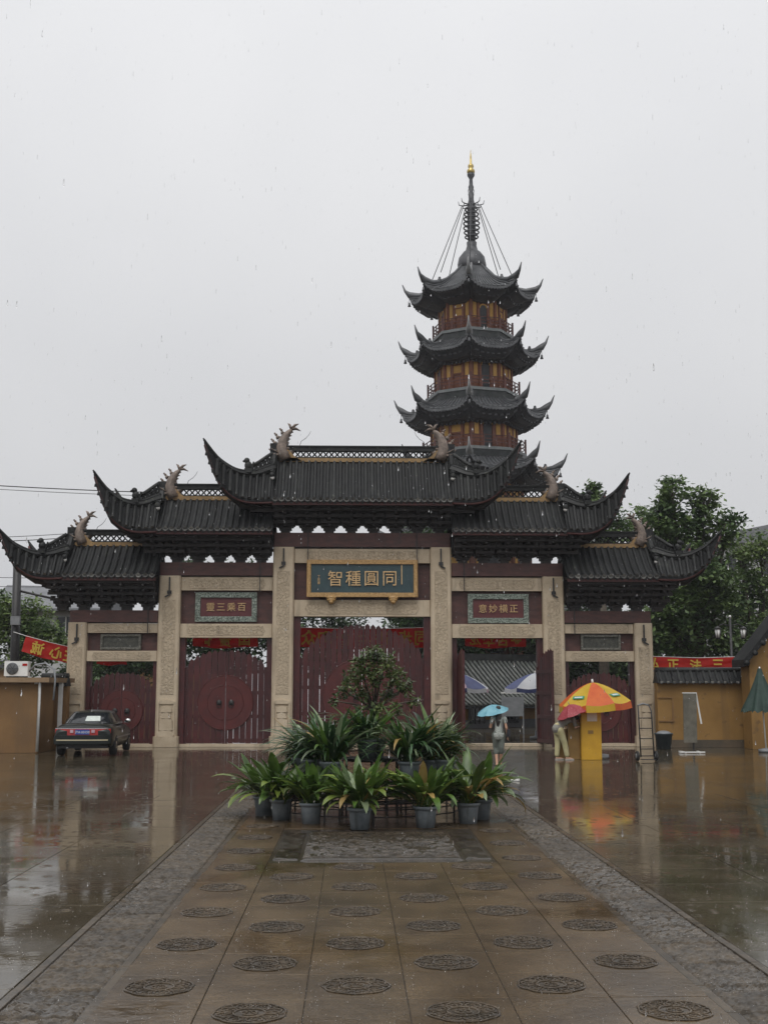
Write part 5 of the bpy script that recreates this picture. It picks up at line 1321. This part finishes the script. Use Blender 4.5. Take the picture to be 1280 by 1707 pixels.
for x in (-.33, .33): MB().box((x, -.03, .79), (.10, .03, .09)).build('reversing_lamp', UP, tl)
plt = MB().box((0, -.035, .765), (.44, .03, .15)).build('number_plate', PLB, car)
inst('plate_writing', text_mesh('plate_writing', '沪A·00150', .105, WHITE, .002), plt, (0, -.055, .765))
MB().tube([(-.45, .25, .28), (-.45, -.05, .27)], .035, 8).build('exhaust', TRIM, car)

# ------------------------------------------------------------------ two women in the rain
SKIN = M('skin', (.46, .26, .17), (.52, .31, .21), 6, .5); HAIR = M('dark_hair', (.010, .008, .007), (.022, .016, .013), 14, .4, stretch=(6, 6, 1))
SHIRT = M('grey_print_shirt', (.22, .24, .22), (.46, .48, .44), 40, .8, lo=.42, hi=.58); SHORTS = M('grey_shorts', (.10, .115, .10), (.16, .18, .16), 8, .8)
GREYTOP = M('grey_top', (.20, .195, .17), (.27, .26, .23), 7, .8); CREAM = M('cream_trousers', (.42, .38, .20), (.50, .46, .27), 5, .8); SHOE = M('pale_shoes', (.45, .42, .38), (.55, .52, .48), 6, .5); BAG = M('black_bag', (.012, .012, .016), (.02, .02, .028), 6, .4)
def blob(name, chains, mat, parent, vox=.012, smooth=4):
    b = MB()
    for pts, rs, *sq in chains:
        b.tube(pts, rs, 12, sq=(sq[0] if sq else None))
        for e in (0, -1): b.ball(pts[e], rs[e] if not isinstance(rs, (int, float)) else rs, 10, 7)
    o = b.build(name, mat, parent)
    m_ = o.modifiers.new('r', 'REMESH'); m_.mode = 'VOXEL'; m_.voxel_size = vox
    s_ = o.modifiers.new('s', 'SMOOTH'); s_.iterations = smooth; s_.factor = .5
    dg = bpy.context.evaluated_depsgraph_get(); me = bpy.data.meshes.new_from_object(o.evaluated_get(dg))
    o.modifiers.clear(); o.data = me
    for p in me.polygons: p.use_smooth = True
    return o
def hand(wrist, d, side, curl=.6):
    """palm, four fingers and a thumb as chains; d direction of the fingers, side the thumb's side"""
    w_ = Vector(wrist); d = Vector(d).normalized(); s_ = Vector(side).normalized(); n_ = d.cross(s_)
    out = [([w_, w_+d*.05, w_+d*.085], [.020, .030, .028], .5)]
    for i, L in enumerate((.062, .072, .068, .052)):
        b0 = w_+d*.085+s_*(.024-.016*i); k1 = b0+(d+n_*curl*.5)*L*.5; k2 = k1+(d*.6+n_*curl)*L*.5
        out.append(([b0, k1, k2], [.0085, .008, .0065]))
    t0 = w_+d*.03+s_*.025; out.append(([t0, t0+(s_*.7+d*.6)*.03, t0+(s_*.5+d*.9+n_*.3)*.055], [.011, .010, .008]))
    return out
# woman seen from behind, walking to the gate (faces +y)
p1 = thing('person', 'woman in grey print top and shorts walking to the gate under a blue umbrella', 'person', (4.10, 33.0, 0), rad(-4))
V = Vector
hipz = .86; hd = [(V((0, .02, 1.36)), V((0, .025, 1.42)), V((0, .04, 1.50)))]
legs = [([V((-.085, 0, .84)), V((-.075, .10, .47)), V((-.06, -.02, .10)), V((-.06, -.03, .06))], [.088, .056, .036, .034]), ([V((.085, 0, .84)), V((.070, .02, .47)), V((.05, .16, .09)), V((.05, .17, .05))], [.088, .056, .036, .034]),
        ([V((-.06, -.04, .045)), V((-.065, .06, .03)), V((-.07, .15, .02))], [.036, .034, .022]), ([V((.05, .16, .045)), V((.055, .26, .035)), V((.06, .34, .025))], [.036, .034, .022])]
torso = [([V((0, .01, .82)), V((0, .0, .95)), V((0, .01, 1.10)), V((0, .0, 1.26)), V((0, .01, 1.33))], [.14, .135, .125, .135, .07], .70), ([V((-.165, 0, 1.30)), V((.165, 0, 1.30))], [.055, .055])]
neck = [([V((0, .01, 1.32)), V((0, .03, 1.42))], [.048, .045]), ([V((0, .03, 1.46)), V((0, .035, 1.53)), V((0, .03, 1.58))], [.070, .080, .062]), ([V((0, .11, 1.48)), V((0, .125, 1.465))], [.014, .012]), ([V((-.078, .03, 1.49)), V((-.082, .02, 1.51))], [.012, .012]), ([V((.078, .03, 1.49)), V((.082, .02, 1.51))], [.012, .012])]
armL = [([V((-.17, 0, 1.30)), V((-.22, .02, 1.05)), V((-.20, .20, 1.12)), V((-.10, .24, 1.22))], [.046, .038, .030, .024])]+hand((-.10, .24, 1.22), (.3, 0, .9), (.9, .2, -.2), .9)
armR = [([V((.17, 0, 1.30)), V((.215, -.05, 1.04)), V((.25, .03, .82))], [.046, .036, .024])]+hand((.25, .03, .82), (.05, .1, -1), (0, 1, .1), .5)
blob('body', legs+torso+neck+armL+armR, SKIN, p1, .0075, 2)
blob('shirt', [([V((0, .01, .84)), V((0, .0, .95)), V((0, .01, 1.10)), V((0, .0, 1.26)), V((0, .01, 1.335))], [.170, .152, .138, .150, .082], .74), ([V((-.17, 0, 1.29)), V((.17, 0, 1.29))], [.064, .064]), ([V((-.17, 0, 1.30)), V((-.195, .01, 1.19))], [.060, .056]), ([V((.17, 0, 1.30)), V((.195, -.02, 1.19))], [.060, .056])], SHIRT, p1)
blob('shorts', [([V((-.085, 0, .84)), V((-.078, .09, .50)), V((-.072, .06, .36))], [.105, .080, .072]), ([V((.085, 0, .84)), V((.072, .02, .50)), V((.066, .06, .38))], [.105, .080, .072]), ([V((0, 0, .88)), V((0, 0, .80))], [.150, .135], .75)], SHORTS, p1)
blob('hair', [([V((0, .02, 1.55)), V((0, -.03, 1.50)), V((0, -.07, 1.36)), V((-.01, -.10, 1.20)), V((-.02, -.11, 1.10))], [.088, .092, .085, .070, .035], .75), ([V((0, .03, 1.56)), V((0, .0, 1.585))], [.082, .070])], HAIR, p1)
for s, y_ in ((-1, .05), (1, .26)): MB().box((s*.058, y_, .012), (.085, .25, .024)).build('sandal', BAG, p1)
hb_ = thing('handbag', 'black shoulder bag on the hip of the woman under the blue umbrella', 'bag', (4.10+.27, 33.0, .80))
b = MB(); bevel_box(b, (0, 0, .10), (.10, .24, .20), .03); b.build('bag_body', BAG, hb_); MB().tube([(0, -.10, .20), (-.06, -.09, .42), (-.10, -.02, .56), (-.06, .08, .42), (0, .10, .20)], .010, 6).build('strap', BAG, hb_)
up_ = at(831, 1174, 33.1)
umbrella('hand_umbrella', 'light blue umbrella held over the woman walking to the gate', (4.02, 33.22, 1.20), .47, .20, [UB], up_.z-1.20, (rad(6), rad(-13)), .0, pole_r=.008, rot=.2, pole_mat=GREYPL)
# woman bending over the kiosk counter (faces +x)
p2 = thing('person', 'woman in cream trousers and grey top bending over the kiosk counter', 'person', (6.30, 35.75, 0), rad(-70))
bend = [V((0, -.08, .92)), V((0, .05, 1.06)), V((0, .22, 1.15)), V((0, .38, 1.20)), V((0, .44, 1.20))]
legs2 = [([V((-.09, -.05, .88)), V((-.10, -.03, .48)), V((-.11, -.06, .09)), V((-.11, -.06, .06))], [.098, .060, .038, .036]), ([V((.09, -.05, .88)), V((.09, .10, .48)), V((.10, .16, .09)), V((.10, .16, .06))], [.098, .060, .038, .036]),
         ([V((-.11, -.07, .05)), V((-.11, .05, .035)), V((-.11, .13, .022))], [.038, .034, .022]), ([V((.10, .15, .05)), V((.11, .26, .035)), V((.115, .34, .022))], [.038, .034, .022])]
head2 = [([bend[4], V((0, .52, 1.20))], [.05, .045]), ([V((0, .55, 1.17)), V((0, .60, 1.19)), V((0, .64, 1.21))], [.075, .082, .062]), ([V((0, .66, 1.12)), V((0, .67, 1.11))], [.014, .012])]
arm2 = [([V((-.17, .38, 1.19)), V((-.22, .36, .95)), V((-.14, .56, 1.02))], [.045, .037, .024])]+hand((-.14, .56, 1.02), (.1, 1, .0), (1, 0, .2), .4)+[([V((.17, .38, 1.19)), V((.24, .40, .95)), V((.16, .58, .98))], [.045, .037, .024])]+hand((.16, .58, .98), (-.1, 1, .1), (-1, 0, .2), .8)
blob('body', legs2+[(bend, [.15, .14, .13, .13, .07], .72), ([V((-.165, .38, 1.19)), V((.165, .38, 1.19))], [.052, .052])]+head2+arm2, SKIN, p2, .0075, 2)
blob('trousers', [([V((-.09, -.05, .88)), V((-.10, -.03, .48)), V((-.11, -.06, .14))], [.118, .088, .074]), ([V((.09, -.05, .88)), V((.09, .10, .48)), V((.10, .16, .14))], [.118, .088, .074]), ([V((0, -.07, .95)), V((0, -.06, .84))], [.155, .145], .85)], CREAM, p2)
blob('top', [(bend, [.172, .160, .150, .150, .085], .76), ([V((-.17, .38, 1.19)), V((.17, .38, 1.19))], [.066, .066]), ([V((-.17, .38, 1.19)), V((-.21, .37, 1.02))], [.062, .056]), ([V((.17, .38, 1.19)), V((.225, .395, 1.02))], [.062, .056])], GREYTOP, p2)
blob('hair', [([V((0, .54, 1.22)), V((0, .60, 1.225)), V((0, .64, 1.20))], [.085, .092, .075])], HAIR, p2)
for s, y_ in ((-.11, .03), (.108, .24)): MB().box((s, y_, .014), (.09, .26, .028)).build('shoe', SHOE, p2)
uu = at(950, 1172, 35.8)
umbrella('hand_umbrella', 'dotted red umbrella sheltering the woman bending at the kiosk', (6.80, 35.62, 1.02), .52, .30, [UR], uu.z-1.02, (rad(-5), rad(-20)), .0, pole_r=.008, rot=.3, pole_mat=GREYPL)

# ------------------------------------------------------------------ falling rain: water drops drawn long by their fall
RAINM = bpy.data.materials.new('rain_water'); RAINM.use_nodes = True
_b = RAINM.node_tree.nodes['Principled BSDF']; _b.inputs['Transmission Weight'].default_value = 1.0; _b.inputs['IOR'].default_value = 1.33; _b.inputs['Roughness'].default_value = .02; _b.inputs['Base Color'].default_value = (1, 1, 1, 1)
rr_ = random.Random(99); rb_ = MB()
for _ in range(5200):
    y_ = 2.6+15*rr_.random()**.8
    x_ = rr_.uniform(-1, 1)*(.55*y_+1.0); z_ = rr_.uniform(.02, CAM_H+.70*y_)
    r_ = rr_.uniform(.0012, .0024); L_ = r_*rr_.uniform(7, 12); sl_ = rr_.gauss(.02, .02)
    ring = [(cos(2*pi*k/5)*r_, sin(2*pi*k/5)*r_) for k in range(5)]
    vs = [(x_, y_, z_-L_*.5)]+[(x_+a, y_+b_, z_-L_*.22) for a, b_ in ring]+[(x_+a*.6+sl_*L_*.3, y_+b_*.6, z_+L_*.2) for a, b_ in ring]+[(x_+sl_*L_*.6, y_, z_+L_*.6)]
    rb_.add(vs, [(0, 1+(k+1) % 5, 1+k) for k in range(5)]+[(1+k, 1+(k+1) % 5, 6+(k+1) % 5, 6+k) for k in range(5)]+[(6+k, 6+(k+1) % 5, 11) for k in range(5)], True)
for _ in range(2600):                              # droplets thrown up where the rain strikes the paving
    y_ = 6.2+11*rr_.random()**1.2; x_ = rr_.uniform(-1, 1)*(.42*y_+.4)
    for _k in range(rr_.choice((1, 2, 3))):
        r_ = rr_.uniform(.0014, .0034); rb_.ball((x_+rr_.gauss(0, .02), y_+rr_.gauss(0, .02), .014+abs(rr_.gauss(0, .03))), (r_, r_, r_*1.5), 5, 4)
rain = rb_.build('rain', RAINM, kind='stuff', fix=False)
rain['label'] = 'rain drops falling through the air over the plaza'

# ------------------------------------------------------------------ rain haze: closed box of thin even air round everything
hzm = bpy.data.materials.new('rain_haze'); hzm.use_nodes = True
hn_, hl_ = hzm.node_tree.nodes, hzm.node_tree.links
for x in list(hn_):
    if x.type == 'BSDF_PRINCIPLED': hn_.remove(x)
pv = hn_.new('ShaderNodeVolumePrincipled'); pv.inputs['Color'].default_value = (.93, .95, 1, 1); pv.inputs['Density'].default_value = .00034
hl_.new(pv.outputs['Volume'], [x for x in hn_ if x.type == 'OUTPUT_MATERIAL'][0].inputs['Volume'])
hz_ = MB().box((0, 170, 21.5), (460, 520, 45)).build('haze', hzm, kind='stuff')
hz_['label'] = 'thin grey rain haze filling the air'
